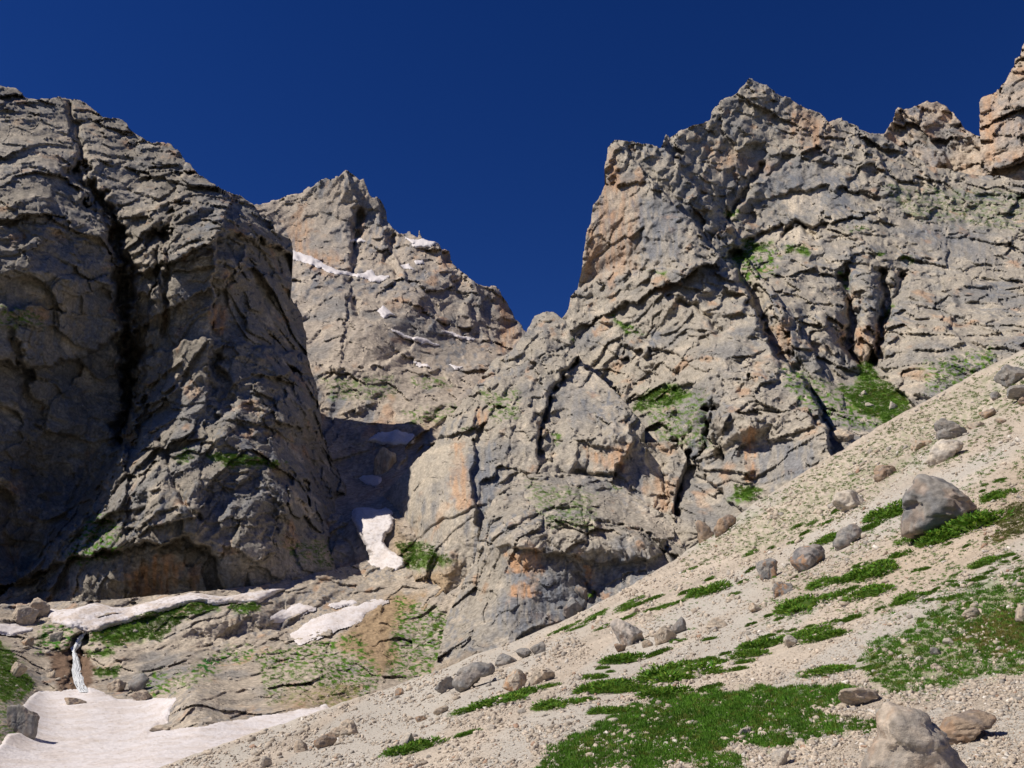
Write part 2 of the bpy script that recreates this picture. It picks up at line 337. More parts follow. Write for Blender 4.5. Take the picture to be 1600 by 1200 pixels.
LC_pools = [('pale', [(-20, 170), (140, 190), (250, 330), (180, 330), (100, 290), (-20, 290)], .45, 25), ('green', [(275, 712), (300, 705), (300, 720), (280, 722)], .9, 4), ('green', [(325, 712), (360, 708), (445, 722), (440, 730), (350, 728)], .9, 3),
    ('sparse', [(100, 870), (150, 800), (180, 815), (190, 860), (130, 885)], 1.3, 6), ('ochre', [(200, 900), (240, 870), (290, 880), (260, 930), (210, 930)], .8, 8), ('ochre', [(330, 480), (355, 480), (350, 520), (335, 520)], .8, 6),
    ('pale', [(350, 860), (600, 840), (640, 930), (440, 940), (380, 910)], .45, 20), ('sparse', [(0, 480), (60, 485), (70, 510), (0, 510)], 1.0, 5), ('sparse', [(440, 850), (560, 840), (560, 890), (470, 880)], .9, 6)]
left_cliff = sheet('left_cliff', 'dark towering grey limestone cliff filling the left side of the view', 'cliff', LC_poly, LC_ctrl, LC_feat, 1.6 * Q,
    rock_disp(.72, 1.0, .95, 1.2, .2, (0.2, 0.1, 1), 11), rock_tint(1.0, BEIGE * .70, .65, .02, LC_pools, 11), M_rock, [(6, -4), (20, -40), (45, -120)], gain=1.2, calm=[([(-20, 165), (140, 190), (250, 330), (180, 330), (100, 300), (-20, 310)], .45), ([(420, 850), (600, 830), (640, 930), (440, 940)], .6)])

# far peak and the stepped slabs that lead up to it
FP_poly = [(360, 345), (385, 327), (405, 317), (430, 312), (437, 309), (465, 303), (478, 292), (490, 290), (505, 281), (522, 277), (532, 275), (540, 268), (550, 272), (560, 282), (566, 280), (575, 300), (580, 309), (590, 310), (598, 320), (603, 342), (615, 358),
    (625, 368), (640, 363), (652, 371), (656, 361), (663, 376), (684, 378), (690, 388), (702, 393), (706, 410), (720, 424), (735, 436), (745, 443), (765, 446), (777, 450), (784, 465), (795, 478), (808, 502), (823, 521), (860, 560), (960, 640), (960, 960), (500, 960), (420, 700)]
FP_ctrl = [(400, 320, 980), (540, 270, 1000), (660, 370, 960), (770, 448, 900), (825, 525, 850), (460, 400, 880), (540, 400, 900), (600, 430, 850), (700, 470, 840), (760, 530, 800), (480, 430, 780), (560, 460, 740), (640, 480, 740), (480, 540, 620), (580, 540, 620), (650, 530, 690), (720, 560, 690),
    (500, 620, 520), (600, 620, 530), (700, 610, 560), (560, 680, 468), (640, 660, 480), (560, 760, 425), (600, 740, 430), (600, 860, 335), (580, 810, 352), (680, 880, 320), (760, 640, 520), (520, 930, 330), (900, 600, 700), (900, 900, 320), (420, 700, 430)]
FP_feat = [('step', [(545, 270), (560, 320), (552, 370), (545, 430)], 14, 90), ('step', [(590, 310), (600, 360), (625, 420), (640, 440)], 16, 70), ('crack', [(560, 330), (558, 380), (552, 440)], 6, 18), ('crack', [(615, 370), (605, 400), (618, 430)], 6, 16),
    ('step', [(460, 402), (500, 420), (560, 432), (605, 434)], 12, 40), ('step', [(820, 530), (780, 550), (700, 510), (660, 495), (600, 485)], -10, 60), ('crack', [(555, 465), (558, 490)], 4, 14), ('step', [(470, 500), (520, 505), (570, 500)], 8, 40), ('step', [(500, 565), (560, 575), (620, 560), (640, 540)], 10, 50), ('bump', 590, 520, 50, 20, 10, 10), ('bump', 560, 545, 60, 22, 10, 5),
    ('bump', 690, 500, 45, 12, 8, 8), ('step', [(690, 400), (720, 470), (760, 520)], 14, 60), ('step', [(745, 450), (755, 490), (780, 530)], 10, 40), ('step', [(480, 440), (520, 450), (560, 462), (620, 470)], 6, 25), ('step', [(640, 560), (690, 590), (720, 600)], -7, 30)]
FP_pools = [('ochre', [(450, 350), (480, 340), (480, 400), (455, 400)], .6, 12), ('ochre', [(480, 390), (530, 400), (520, 430), (480, 415)], .7, 9), ('ochre', [(770, 455), (790, 470), (815, 520), (800, 550), (780, 550), (785, 500)], .8, 9), ('ochre', [(685, 400), (710, 410), (700, 425), (685, 420)], .7, 6), ('sparse', [(500, 590), (620, 590), (620, 620), (520, 625)], .8, 6), ('sparse', [(630, 645), (720, 630), (720, 655), (640, 665)], 1, 6), ('sparse', [(640, 590), (700, 590), (700, 605), (650, 605)], 1, 6),
    ('earth', [(600, 680), (680, 660), (660, 700), (610, 710)], .6, 12), ('green', [(620, 850), (660, 850), (705, 875), (690, 885), (640, 890), (625, 870)], .9, 8), ('earth', [(600, 760), (640, 850), (640, 920), (590, 930), (600, 820)], .5, 12), ('slate', [(520, 370), (545, 340), (550, 380), (530, 400)], .6, 8)]
far_peak = sheet('far_peak', 'distant pointed grey peak with stepped slabs below it', 'peak', FP_poly, FP_ctrl, FP_feat, 1.6 * Q,
    rock_disp(1.35, 1.0, .6, 1.0, .12, (0.1, 0.3, 1), 23), rock_tint(2.2, np.array((.40, .34, .275), f32), .3, .03, FP_pools, 23), M_far, [(20, -4), (70, -30), (200, -160)], yc=.18, gain=1.3, calm=[([(455, 440), (560, 445), (640, 490), (660, 560), (480, 570)], .55), ([(430, 320), (520, 285), (530, 400), (440, 390)], .5), ([(640, 520), (760, 540), (720, 590), (640, 560)], .6), ([(480, 570), (700, 600), (640, 640), (500, 630)], .4), ([(480, 640), (650, 640), (640, 760), (620, 900), (540, 900), (500, 720)], .7)])

# ridge and spire behind the right hand massif
RP_poly = [(1340, 215), (1382, 208), (1396, 188), (1402, 166), (1408, 168), (1411, 172), (1425, 169), (1440, 160), (1449, 157), (1452, 160), (1464, 157), (1476, 163), (1487, 174), (1500, 187), (1508, 203), (1531, 212), (1560, 225), (1700, 260), (1700, 420), (1340, 420)]
RP_ctrl = [(1380, 210, 760), (1450, 158, 790), (1530, 214, 740), (1450, 280, 720), (1600, 300, 650), (1350, 400, 700), (1700, 400, 600), (1380, 300, 720)]
ridge_peak = sheet('ridge_peak', 'jagged grey brown knoll on the skyline left of the tall orange spire', 'peak', RP_poly, RP_ctrl, [('step', [(1408, 165), (1415, 200), (1440, 260)], -9, 60), ('step', [(1490, 175), (1480, 230), (1500, 280)], -9, 60), ('bump', 1470, 240, 14, 20, 6, 0)], 1.8 * Q,
    rock_disp(1.6, .8, 1, 1, .7, (.3, .2, 1), 37), rock_tint(1.6, np.array((.43, .35, .27), f32), .4, .08, [('slate', [(1440, 230), (1480, 220), (1480, 260), (1445, 265)], .6, 8)], 37), M_far, [(15, -4), (60, -30), (150, -120)])
SP_poly = [(1536, 320), (1532, 250), (1530, 212), (1531, 180), (1530, 158), (1536, 149), (1545, 147), (1555, 146), (1562, 138), (1576, 122), (1584, 105), (1586, 92), (1595, 86), (1597, 70), (1610, 50), (1640, 10), (1710, -20), (1710, 400), (1540, 400)]
SP_ctrl = [(1530, 200, 640), (1560, 147, 650), (1600, 80, 650), (1600, 200, 610), (1700, 0, 650), (1700, 300, 560), (1550, 320, 600)]
spire = sheet('orange_spire', 'tall orange and grey rock spire cut off by the right edge', 'peak', SP_poly, SP_ctrl, [('step', [(1560, 150), (1552, 200), (1548, 280)], -7, 60)], 1.8 * Q,
    rock_disp(1.4, .7, 1, 1, .7, (.3, .2, 1), 41), rock_tint(1.4, np.array((.43, .34, .26), f32), .35, .16, [('ochre', [(1530, 150), (1560, 150), (1555, 230), (1560, 250), (1600, 235), (1600, 255), (1540, 250)], .6, 6), ('slate', [(1560, 180), (1600, 180), (1600, 230), (1555, 225)], .45, 8)], 41), M_far, [(12, -3), (50, -30), (120, -120)])

# right massif
RM_poly = [(870, 505), (888, 484), (892, 462), (903, 452), (908, 420), (912, 395), (914, 372), (922, 345), (926, 322), (934, 312), (940, 298), (948, 288), (947, 262), (950, 232), (962, 219), (978, 222), (988, 220), (1002, 228), (1014, 226), (1032, 231), (1038, 214), (1041, 210), (1046, 216), (1060, 206), (1085, 196), (1110, 185),
    (1116, 172), (1127, 156), (1150, 146), (1158, 136), (1172, 122), (1184, 127), (1200, 136), (1222, 149), (1236, 154), (1262, 170), (1284, 178), (1296, 190), (1310, 184), (1315, 184), (1318, 192), (1334, 196), (1346, 200), (1360, 207), (1378, 210), (1400, 228), (1450, 258), (1510, 272), (1560, 275), (1700, 300), (1700, 640), (1400, 740), (1200, 880), (900, 880), (850, 700)]
RM_ctrl = [(890, 485, 520), (950, 235, 560), (1040, 215, 570), (1170, 125, 620), (1290, 190, 610), (1380, 212, 600), (1500, 270, 560), (1650, 300, 500), (960, 400, 520), (1060, 380, 490), (1130, 380, 520), (1200, 250, 580), (1200, 380, 520), (1300, 300, 540), (1300, 400, 480), (1450, 380, 480), (1600, 420, 430),
    (900, 560, 480), (1000, 480, 478), (1000, 600, 425), (1080, 450, 450), (1120, 560, 388), (1200, 480, 430), (1320, 480, 420), (1400, 500, 405), (1500, 520, 370), (1600, 540, 330), (1260, 560, 380), (1340, 590, 365), (1420, 620, 320), (1320, 660, 300), (1140, 660, 330), (1260, 660, 315), (1060, 720, 345), (1180, 760, 290), (1280, 720, 280), (1100, 860, 260), (900, 800, 330), (1680, 620, 290)]
RM_feat = [('step', [(1040, 215), (1062, 260), (1130, 340), (1160, 385), (1130, 400)], 22, 140), ('step', [(1165, 400), (1100, 405), (1040, 420), (960, 418), (900, 455)], -14, 60), ('crack', [(1190, 260), (1150, 320), (1140, 350)], 5, 8), ('step', [(1140, 345), (1180, 290), (1215, 265)], 8, 60),
    ('step', [(1240, 300), (1290, 290), (1340, 300)], -5, 35), ('step', [(1170, 372), (1230, 352), (1290, 350), (1330, 340)], -7, 30), ('crack', [(1225, 365), (1250, 345), (1270, 372)], 5, 9),
    ('crack', [(1145, 400), (1165, 440), (1180, 480), (1200, 520)], 10, 12), ('step', [(1120, 395), (1160, 440), (1190, 500), (1200, 540), (1260, 600), (1290, 660), (1300, 720)], 26, 170),
    ('crack', [(1320, 430), (1335, 490), (1325, 540), (1345, 570)], 8, 14), ('crack', [(1378, 425), (1380, 475), (1372, 540), (1368, 570)], 7, 14), ('crack', [(1410, 430), (1390, 480), (1375, 510)], 5, 8), ('bump', 1355, 460, 22, 70, 9, 0), ('bump', 1220, 470, 40, 60, 12, -15), ('bump', 1285, 510, 30, 70, 9, 0), ('bump', 1450, 560, 60, 60, 9, 20), ('bump', 1300, 390, 60, 25, 7, 0),
    ('step', [(1370, 560), (1390, 600), (1420, 625), (1440, 640)], -9, 60), ('step', [(1000, 600), (1090, 600), (1180, 590)], 8, 60), ('step', [(1090, 640), (1180, 650), (1260, 640), (1290, 680)], 8, 60), ('crack', [(1110, 640), (1115, 690), (1130, 720)], 7, 9), ('crack', [(1060, 690), (1050, 760), (1055, 800)], 10, 12), ('step', [(1100, 690), (1090, 730), (1130, 770)], -8, 60), ('bump', 1180, 660, 40, 25, 5, 0), ('bump', 1085, 570, 40, 30, 7, 0), ('bump', 1040, 470, 50, 30, 6, -10), ('bump', 960, 520, 30, 20, 5, 10),
    ('crack', [(1060, 470), (1090, 480), (1130, 520)], 5, 5), ('step', [(980, 560), (1000, 570), (1010, 540), (1060, 560)], -4, 40), ('bump', 1235, 740, 30, 30, 4, 0), ('step', [(1340, 205), (1380, 260), (1420, 310), (1500, 330), (1600, 360)], 6, 80)]
G3 = [(1222, 573), (1250, 580), (1300, 604), (1335, 612), (1345, 570), (1360, 564), (1372, 592), (1402, 610), (1420, 632), (1412, 652), (1380, 662), (1340, 670), (1300, 656), (1250, 632), (1225, 600)]
RM_pools = [('ochre', [(935, 310), (960, 270), (1000, 280), (990, 420), (910, 440), (915, 380)], .5, 14), ('ochre', [(950, 230), (968, 230), (962, 300), (945, 300)], .6, 6), ('slate', [(1010, 310), (1060, 310), (1070, 400), (1010, 410), (995, 360)], .7, 10), ('slate', [(1180, 260), (1220, 240), (1330, 280), (1330, 325), (1230, 335), (1190, 300)], .55, 12), ('pale', [(1225, 300), (1285, 288), (1280, 320), (1240, 335), (1225, 325)], .9, 5), ('pale', [(1190, 355), (1270, 350), (1280, 380), (1200, 378)], .8, 6), ('slate', [(1400, 335), (1470, 340), (1560, 380), (1560, 420), (1450, 390)], .55, 12),
    ('ochre', [(1330, 515), (1385, 500), (1370, 560), (1345, 570)], .7, 6), ('ochre', [(1200, 510), (1235, 500), (1235, 560), (1215, 560)], .6, 8), ('ochre', [(1240, 170), (1300, 190), (1310, 220), (1270, 240), (1230, 210)], .6, 14), ('ochre', [(1100, 230), (1150, 240), (1210, 260), (1200, 270), (1120, 260)], .5, 14), ('slate', [(1150, 690), (1270, 690), (1280, 740), (1180, 760)], .7, 8), ('ochre', [(1160, 670), (1180, 670), (1180, 750), (1165, 750)], .8, 4), ('pale', [(1010, 720), (1045, 730), (1045, 800), (1015, 790)], .8, 6), ('ochre', [(1025, 740), (1052, 750), (1050, 800), (1025, 795)], .6, 6),
    ('slate', [(980, 700), (1012, 700), (1012, 780), (985, 770)], .6, 6), ('slate', [(1440, 600), (1500, 590), (1480, 640), (1440, 640)], .5, 8), ('green', [(1143, 403), (1165, 377), (1205, 380), (1178, 398), (1152, 411)], 1, 5), ('sparse', [(1150, 400), (1225, 385), (1210, 430), (1160, 440)], 1.2, 6), ('green', [(1227, 387), (1262, 386), (1264, 398), (1228, 396)], 1, 4), ('green', [(1132, 333), (1152, 330), (1146, 344)], 1, 3),
    ('sparse', G3, 1.2, 5), ('green', [(1305, 604), (1335, 612), (1345, 570), (1360, 564), (1372, 592), (1402, 610), (1420, 632), (1412, 652), (1380, 662), (1345, 645)], 1.0, 5), ('green', [(988, 640), (1010, 612), (1045, 602), (1078, 612), (1060, 630), (1020, 640)], 1, 6), ('green', [(955, 497), (1000, 514), (1012, 527), (980, 520)], 1, 4), ('green', [(1013, 422), (1042, 425), (1038, 434)], 1, 3), ('green', [(1314, 428), (1326, 428), (1322, 452)], 1, 3), ('green', [(1376, 500), (1394, 476), (1388, 498)], 1, 3), ('green', [(1140, 780), (1150, 760), (1192, 762), (1170, 786)], 1, 5), ('green', [(1360, 395), (1382, 394), (1376, 404)], 1, 3), ('green', [(1412, 402), (1430, 404), (1426, 414)], 1, 3),
    ('sparse', [(1440, 570), (1550, 540), (1560, 590), (1450, 620)], 1.1, 6), ('sparse', [(1000, 630), (1100, 610), (1110, 700), (1030, 690)], 1.0, 6), ('green', [(1320, 357), (1352, 357), (1345, 362)], 1, 3), ('sparse', [(1380, 290), (1600, 300), (1600, 360), (1420, 340)], .5, 8)]
right_massif = sheet('right_massif', 'broad sunlit limestone massif with a pointed summit on the right', 'mountain', RM_poly, RM_ctrl, RM_feat, 1.6 * Q,
    rock_disp(.85, 1.1, .72, 1.15, .12, (0.35, 0.1, 1), 53, (.1, .45, .3), 1.4), rock_tint(1.0, BEIGE * 1.0, .6, .03, RM_pools, 53), M_rock, [(10, -2), (40, -18), (120, -110)], yc=.18, gain=1.5, calm=[([(1000, 300), (1070, 310), (1075, 405), (1000, 410)], .5), ([(1170, 255), (1340, 265), (1340, 340), (1200, 345)], .6), ([(1380, 330), (1560, 350), (1560, 420), (1400, 390)], .5), ([(1225, 575), (1300, 605), (1345, 570), (1420, 632), (1340, 670)], .75), ([(1150, 380), (1225, 385), (1200, 430), (1150, 420)], .5), ([(1150, 690), (1270, 690), (1270, 750), (1180, 765)], .5), ([(925, 300), (1000, 280), (1000, 410), (915, 430)], .3)])

# central buttress with its pale slab
CB_poly = [(598, 775), (636, 735), (680, 690), (700, 650), (730, 620), (770, 565), (800, 548), (822, 522), (833, 494), (850, 486), (866, 488), (884, 500), (896, 530), (902, 555), (915, 575), (935, 585), (955, 605), (985, 640), (1008, 668), (1000, 690), (1060, 690), (1075, 720), (1060, 745), (1050, 800), (1120, 850), (1120, 1000), (640, 1080), (650, 905), (628, 850), (612, 815)]
CB_ctrl = [(850, 488, 440), (780, 560, 430), (870, 520, 420), (900, 570, 400), (960, 620, 365), (1040, 700, 325), (1000, 760, 305), (700, 660, 390), (640, 750, 362), (600, 800, 378), (760, 640, 372), (840, 600, 385), (760, 720, 330), (860, 680, 340), (700, 800, 300), (760, 860, 284), (670, 870, 300), (620, 860, 350), (900, 740, 318), (1060, 820, 275), (640, 960, 272), (800, 1000, 258), (1000, 900, 268), (660, 1060, 215), (940, 690, 325)]
CB_feat = [('crack', [(905, 560), (880, 585), (862, 620), (845, 670), (842, 710)], 3.2, 7), ('step', [(842, 710), (850, 650), (880, 588), (905, 562)], -7, 90), ('step', [(842, 740), (870, 700), (920, 680), (990, 670), (1000, 690)], 8, 60), ('step', [(990, 668), (985, 700), (965, 730)], 6, 40), ('step', [(1060, 692), (1040, 720), (1050, 800)], -9, 60), ('step', [(740, 700), (735, 760), (745, 830)], 6, 60), ('crack', [(620, 700), (680, 690), (720, 660)], 3, 2), ('crack', [(640, 850), (700, 810), (760, 790)], 2.5, 2), ('step', [(870, 550), (850, 556), (830, 575)], -5, 40), ('crack', [(770, 830), (830, 800), (900, 740), (960, 745)], 4, 4), ('step', [(720, 925), (700, 960), (650, 985), (620, 990)], -5, 40), ('bump', 660, 950, 30, 16, 5, -30)]
CB_pools = [('pale', [(620, 720), (700, 690), (740, 760), (740, 870), (640, 840), (600, 790)], .35, 22), ('ochre', [(708, 690), (722, 690), (735, 770), (750, 790), (715, 800), (703, 770)], .65, 5), ('slate', [(732, 700), (775, 690), (775, 800), (745, 815), (730, 740)], .8, 7), ('pale', [(895, 560), (940, 580), (940, 605), (890, 620)], .5, 10), ('pale', [(930, 560), (1000, 555), (995, 610), (940, 605)], .7, 8), ('ochre', [(740, 640), (765, 640), (755, 665), (742, 662)], .8, 5), ('ochre', [(915, 700), (940, 712), (990, 690), (975, 735), (930, 730)], .7, 6), ('slate', [(880, 615), (915, 590), (930, 640), (890, 680)], .4, 9), ('ochre', [(818, 740), (840, 720), (835, 745)], .7, 4),
    ('green', [(888, 492), (915, 486), (930, 498), (905, 518), (940, 540), (980, 550), (960, 560), (930, 552), (900, 535)], 1, 5), ('sparse', [(750, 610), (810, 610), (815, 650), (770, 660)], .9, 5), ('green', [(725, 670), (740, 668), (735, 676)], 1, 3), ('green', [(865, 680), (878, 672), (872, 692)], 1, 3), ('earth', [(600, 880), (660, 900), (720, 880), (700, 930), (640, 1000), (600, 1050), (560, 1000)], .8, 12), ('sparse', [(600, 980), (700, 960), (690, 1050), (620, 1060)], 1.2, 6), ('green', [(676, 970), (690, 960), (690, 980), (676, 990)], 1, 4), ('green', [(620, 850), (660, 850), (705, 875), (690, 885), (640, 890), (625, 870)], .9, 8), ('slate', [(985, 720), (1005, 710), (1005, 790), (985, 780)], .6, 5), ('pale', [(1005, 715), (1045, 720), (1045, 800), (1012, 790)], .8, 5), ('ochre', [(1025, 740), (1052, 750), (1050, 800), (1025, 795)], .6, 6)]
buttress = sheet('central_buttress', 'grey rock buttress with a pale sloping slab between gorge and right massif', 'cliff', CB_poly, CB_ctrl, CB_feat, 1.6 * Q,
    rock_disp(.68, .9, .6, 1.1, .15, (0.5, 0.1, 1), 67), rock_tint(.95, BEIGE * 1.0, .5, .02, CB_pools, 67), M_rock, [(8, -2), (30, -14), (80, -80)], yc=.22, gain=1.4, calm=[([(600, 720), (700, 680), (760, 700), (745, 870), (640, 850), (590, 800)], .75), ([(860, 600), (920, 570), (960, 640), (870, 680)], .6), ([(925, 555), (1000, 550), (1000, 610), (940, 610)], .7), ([(980, 700), (1050, 710), (1045, 800), (985, 790)], .6)])

# rounded dome in front of it
DM_poly = [(672, 1060), (690, 1000), (702, 960), (722, 915), (740, 885), (747, 850), (755, 810), (768, 785), (790, 757), (820, 743), (845, 740), (870, 737), (905, 742), (935, 746), (960, 757), (990, 772), (1015, 788), (1035, 803), (1052, 825), (1064, 845), (1072, 862), (1100, 900), (1060, 960), (900, 1040), (700, 1120), (660, 1120)]
DM_ctrl = [(675, 1050, 196), (700, 970, 222), (745, 870, 240), (768, 790, 262), (870, 740, 278), (985, 772, 262), (1060, 845, 228), (880, 800, 235), (900, 845, 214), (800, 840, 220), (1000, 845, 218), (820, 920, 208), (920, 930, 208), (1010, 900, 208), (780, 990, 196), (860, 980, 196), (720, 1030, 192), (980, 960, 195), (700, 1110, 170), (1090, 900, 205), (900, 1040, 175)]
DM_feat = [('step', [(790, 852), (840, 860), (880, 868), (930, 880), (990, 875), (1040, 868), (1072, 868)], -3.5, 60), ('step', [(770, 850), (830, 815), (900, 800), (960, 812), (1000, 840)], 3, 40), ('crack', [(765, 850), (820, 810), (880, 795), (925, 800)], 2.6, 2.6), ('crack', [(905, 760), (915, 820), (918, 850)], 2.4, 2), ('crack', [(935, 815), (1000, 828), (1040, 865)], 3, 3), ('bump', 940, 850, 60, 18, 4, 5), ('crack', [(850, 735), (900, 760), (960, 770)], 2.5, 2), ('step', [(820, 980), (870, 955), (930, 950)], 3, 40), ('crack', [(905, 900), (930, 930), (910, 960)], 5, 1.5), ('bump', 800, 950, 40, 40, 3, 0), ('crack', [(820, 770), (840, 800), (832, 810)], 2, 1.5)]
DM_pools = [('slate', [(790, 880), (850, 900), (930, 860), (1040, 870), (1040, 890), (980, 930), (900, 990), (800, 1000), (760, 960), (790, 920)], .75, 14), ('ochre', [(793, 866), (845, 858), (845, 900), (795, 890)], .85, 5), ('ochre', [(795, 915), (838, 908), (840, 935), (798, 935)], .85, 5), ('ochre', [(915, 884), (926, 884), (926, 910), (916, 912)], .8, 3), ('ochre', [(930, 925), (955, 925), (945, 940)], .6, 3), ('sparse', [(820, 750), (930, 770), (930, 830), (850, 820)], .75, 5), ('green', [(918, 925), (928, 923), (924, 930)], 1, 2), ('sparse', [(940, 745), (980, 765), (960, 765)], 1, 4), ('pale', [(960, 757), (1035, 803), (1064, 850), (1030, 840), (980, 790)], .5, 10), ('earth', [(680, 1040), (760, 1010), (740, 1040), (690, 1055)], .4, 8)]
dome = sheet('rock_dome', 'rounded grey rock dome with orange and slate streaks rising from the scree', 'rock dome', DM_poly, DM_ctrl, DM_feat, 1.4 * Q,
    rock_disp(.5, .9, .75, 1.1, .2, (-0.3, 0.1, 1), 71), rock_tint(.62, BEIGE * .92, .6, .02, DM_pools, 71), M_rock, [(6, -2), (20, -10), (50, -60)], gain=1.4, calm=[([(790, 760), (870, 742), (960, 760), (1060, 840), (1000, 830), (900, 790), (800, 800)], .6), ([(690, 930), (790, 900), (900, 960), (850, 1000), (690, 1060)], .6)])

# valley floor: slabs, banks and moraine around the snow
VF_poly = [(-160, 930), (0, 945), (200, 935), (400, 915), (560, 880), (640, 840), (730, 860), (760, 1000), (720, 1090), (640, 1120), (420, 1200), (300, 1300), (-160, 1300)]
VF_ctrl = [(-150, 940, 240), (0, 960, 236), (150, 940, 252), (300, 925, 262), (400, 915, 274), (500, 900, 296), (560, 890, 318), (650, 850, 345), (730, 870, 300), (690, 960, 262), (700, 1060, 200), (640, 1090, 175), (550, 1000, 232), (560, 1080, 178), (450, 1000, 240), (400, 960, 256), (300, 960, 246), (200, 990, 232), (120, 985, 228), (130, 1020, 216), (130, 1080, 172), (240, 1040, 205), (340, 1030, 215), (300, 1080, 165), (420, 1070, 180), (280, 1142, 128), (60, 1090, 165), (400, 1140, 130), (500, 1110, 152), (200, 1160, 116), (0, 1195, 88), (250, 1195, 90), (0, 1000, 215), (20, 1060, 165), (0, 1110, 118), (-150, 1100, 110), (-150, 1290, 55), (200, 1300, 55), (350, 1250, 70)]
VF_feat = [('bump', 305, 1095, 46, 40, 14, -25), ('bump', 350, 970, 55, 22, 7, -10), ('bump', 400, 955, 30, 18, 5, 0), ('step', [(560, 985), (450, 985), (330, 1000), (180, 1000)], -3, 60), ('step', [(500, 1040), (420, 1040), (330, 1050)], -3, 40), ('crack', [(128, 985), (120, 1010), (120, 1075)], 12, 9), ('step', [(105, 1015), (135, 1018), (150, 1030)], -4, 30), ('bump', 500, 1045, 40, 14, 5, 5), ('bump', 190, 1030, 40, 16, 5, 10), ('bump', 25, 1125, 45, 30, 5, 0), ('bump', 480, 930, 40, 14, 4, 0)]
VF_pools = [('green', [(135, 1003), (150, 983), (200, 968), (260, 950), (310, 938), (340, 941), (340, 955), (302, 960), (267, 978), (253, 998), (220, 1001), (184, 1010), (160, 1004)], 1.0, 5), ('green', [(356, 950), (374, 943), (406, 940), (403, 955), (377, 960)], 1, 4), ('sparse', [(293, 1045), (322, 1027), (365, 1010), (405, 1015), (432, 1018), (400, 1030), (354, 1033), (331, 1056), (296, 1065)], 1.5, 6), ('sparse', [(60, 975), (118, 980), (110, 1015), (60, 1020)], 1.3, 6), ('green', [(-100, 1000), (0, 1002), (25, 1030), (55, 1075), (30, 1095), (-100, 1090)], .9, 8), ('green', [(135, 1018), (175, 1014), (181, 1025), (140, 1027)], 1, 4), ('green', [(147, 1045), (184, 1044), (180, 1058), (150, 1055)], .9, 4), ('sparse', [(-100, 1090), (30, 1100), (20, 1180), (-100, 1180)], 1, 8), ('sparse', [(220, 1050), (330, 1050), (270, 1085), (230, 1090)], 1.2, 6),
    ('earth', [(523, 1010), (572, 955), (624, 926), (660, 930), (613, 990), (624, 1032), (595, 1061), (584, 1038), (544, 1021)], .95, 10), ('sparse', [(400, 1020), (560, 990), (600, 1060), (560, 1100), (420, 1100)], 1.2, 6), ('green', [(620, 850), (660, 850), (705, 875), (690, 885), (640, 890), (625, 870)], .9, 8), ('wet', [(74, 1022), (108, 1012), (132, 1016), (146, 1040), (146, 1075), (118, 1084), (90, 1078)], .95, 6), ('earth', [(450, 1075), (560, 1070), (560, 1105), (420, 1110)], .5, 8), ('pale', [(230, 960), (400, 970), (380, 1020), (200, 1020)], .5, 12), ('pale', [(270, 1060), (500, 1040), (480, 1090), (280, 1140)], .4, 12), ('sparse', [(620, 930), (700, 960), (680, 1060), (600, 1060)], 1.2, 6)]
def vf_disp(p, ux, uy, sp):
    d, i = rock_disp(.5, .5, .5, 1.0, .12, (.2, .5, 1), 83)(p, ux, uy, sp)
    flat = np.maximum(.3 + .7 * soft(ux, uy, [(-160, 1180), (40, 1085), (140, 1075), (270, 1090), (260, 1145), (500, 1108), (420, 1220), (0, 1320), (-160, 1300)], 10, 0), .75 * soft(ux, uy, [(135, 1003), (260, 950), (340, 941), (267, 978), (184, 1010)], 6, 0))
    return d * (1 - .75 * flat), i
valley = sheet('valley_floor', 'hummocky valley floor of pale slabs, turf and moraine at lower left', 'valley', VF_poly, VF_ctrl, VF_feat, 1.6 * Q, vf_disp,
    rock_tint(.5, np.array((.40, .34, .27), f32), .25, .02, VF_pools, 83), M_rock, [(4, -2), (10, -8)], ys=.75, jag=.6)

# scree slope
SC_poly = [(60, 1290), (160, 1236), (250, 1199), (310, 1176), (370, 1154), (430, 1134), (500, 1111), (560, 1088), (600, 1075), (690, 1046), (780, 1006), (870, 974), (920, 950), (960, 930), (1010, 900), (1050, 876), (1110, 836), (1180, 786), (1250, 742), (1310, 706), (1390, 656), (1450, 624), (1520, 585), (1600, 545), (1720, 480), (2150, 250), (2150, 1330), (60, 1330)]
SC_ctrl = [(60, 1290, 44), (250, 1200, 64), (370, 1155, 84), (500, 1112, 108), (690, 1046, 150), (870, 975, 176), (1050, 876, 190), (1180, 786, 200), (1310, 706, 205), (1450, 624, 195), (1600, 545, 170), (1720, 480, 150), (500, 1200, 34), (650, 1120, 56), (800, 1200, 16), (800, 1100, 36), (800, 1050, 68), (1000, 1050, 38), (1000, 960, 80), (1200, 1000, 36), (1200, 900, 66), (1200, 830, 110), (1300, 870, 58), (1480, 840, 42), (1480, 700, 85), (1600, 800, 38), (1600, 680, 72), (1400, 1000, 24), (1600, 1000, 18), (1200, 1200, 12), (1600, 1200, 9), (800, 1400, 6.5), (1600, 1400, 5), (300, 1400, 12), (60, 1500, 11), (1200, 1500, 4.5), (2150, 250, 110), (2150, 700, 22), (2150, 1100, 9), (2150, 1330, 5.5)]
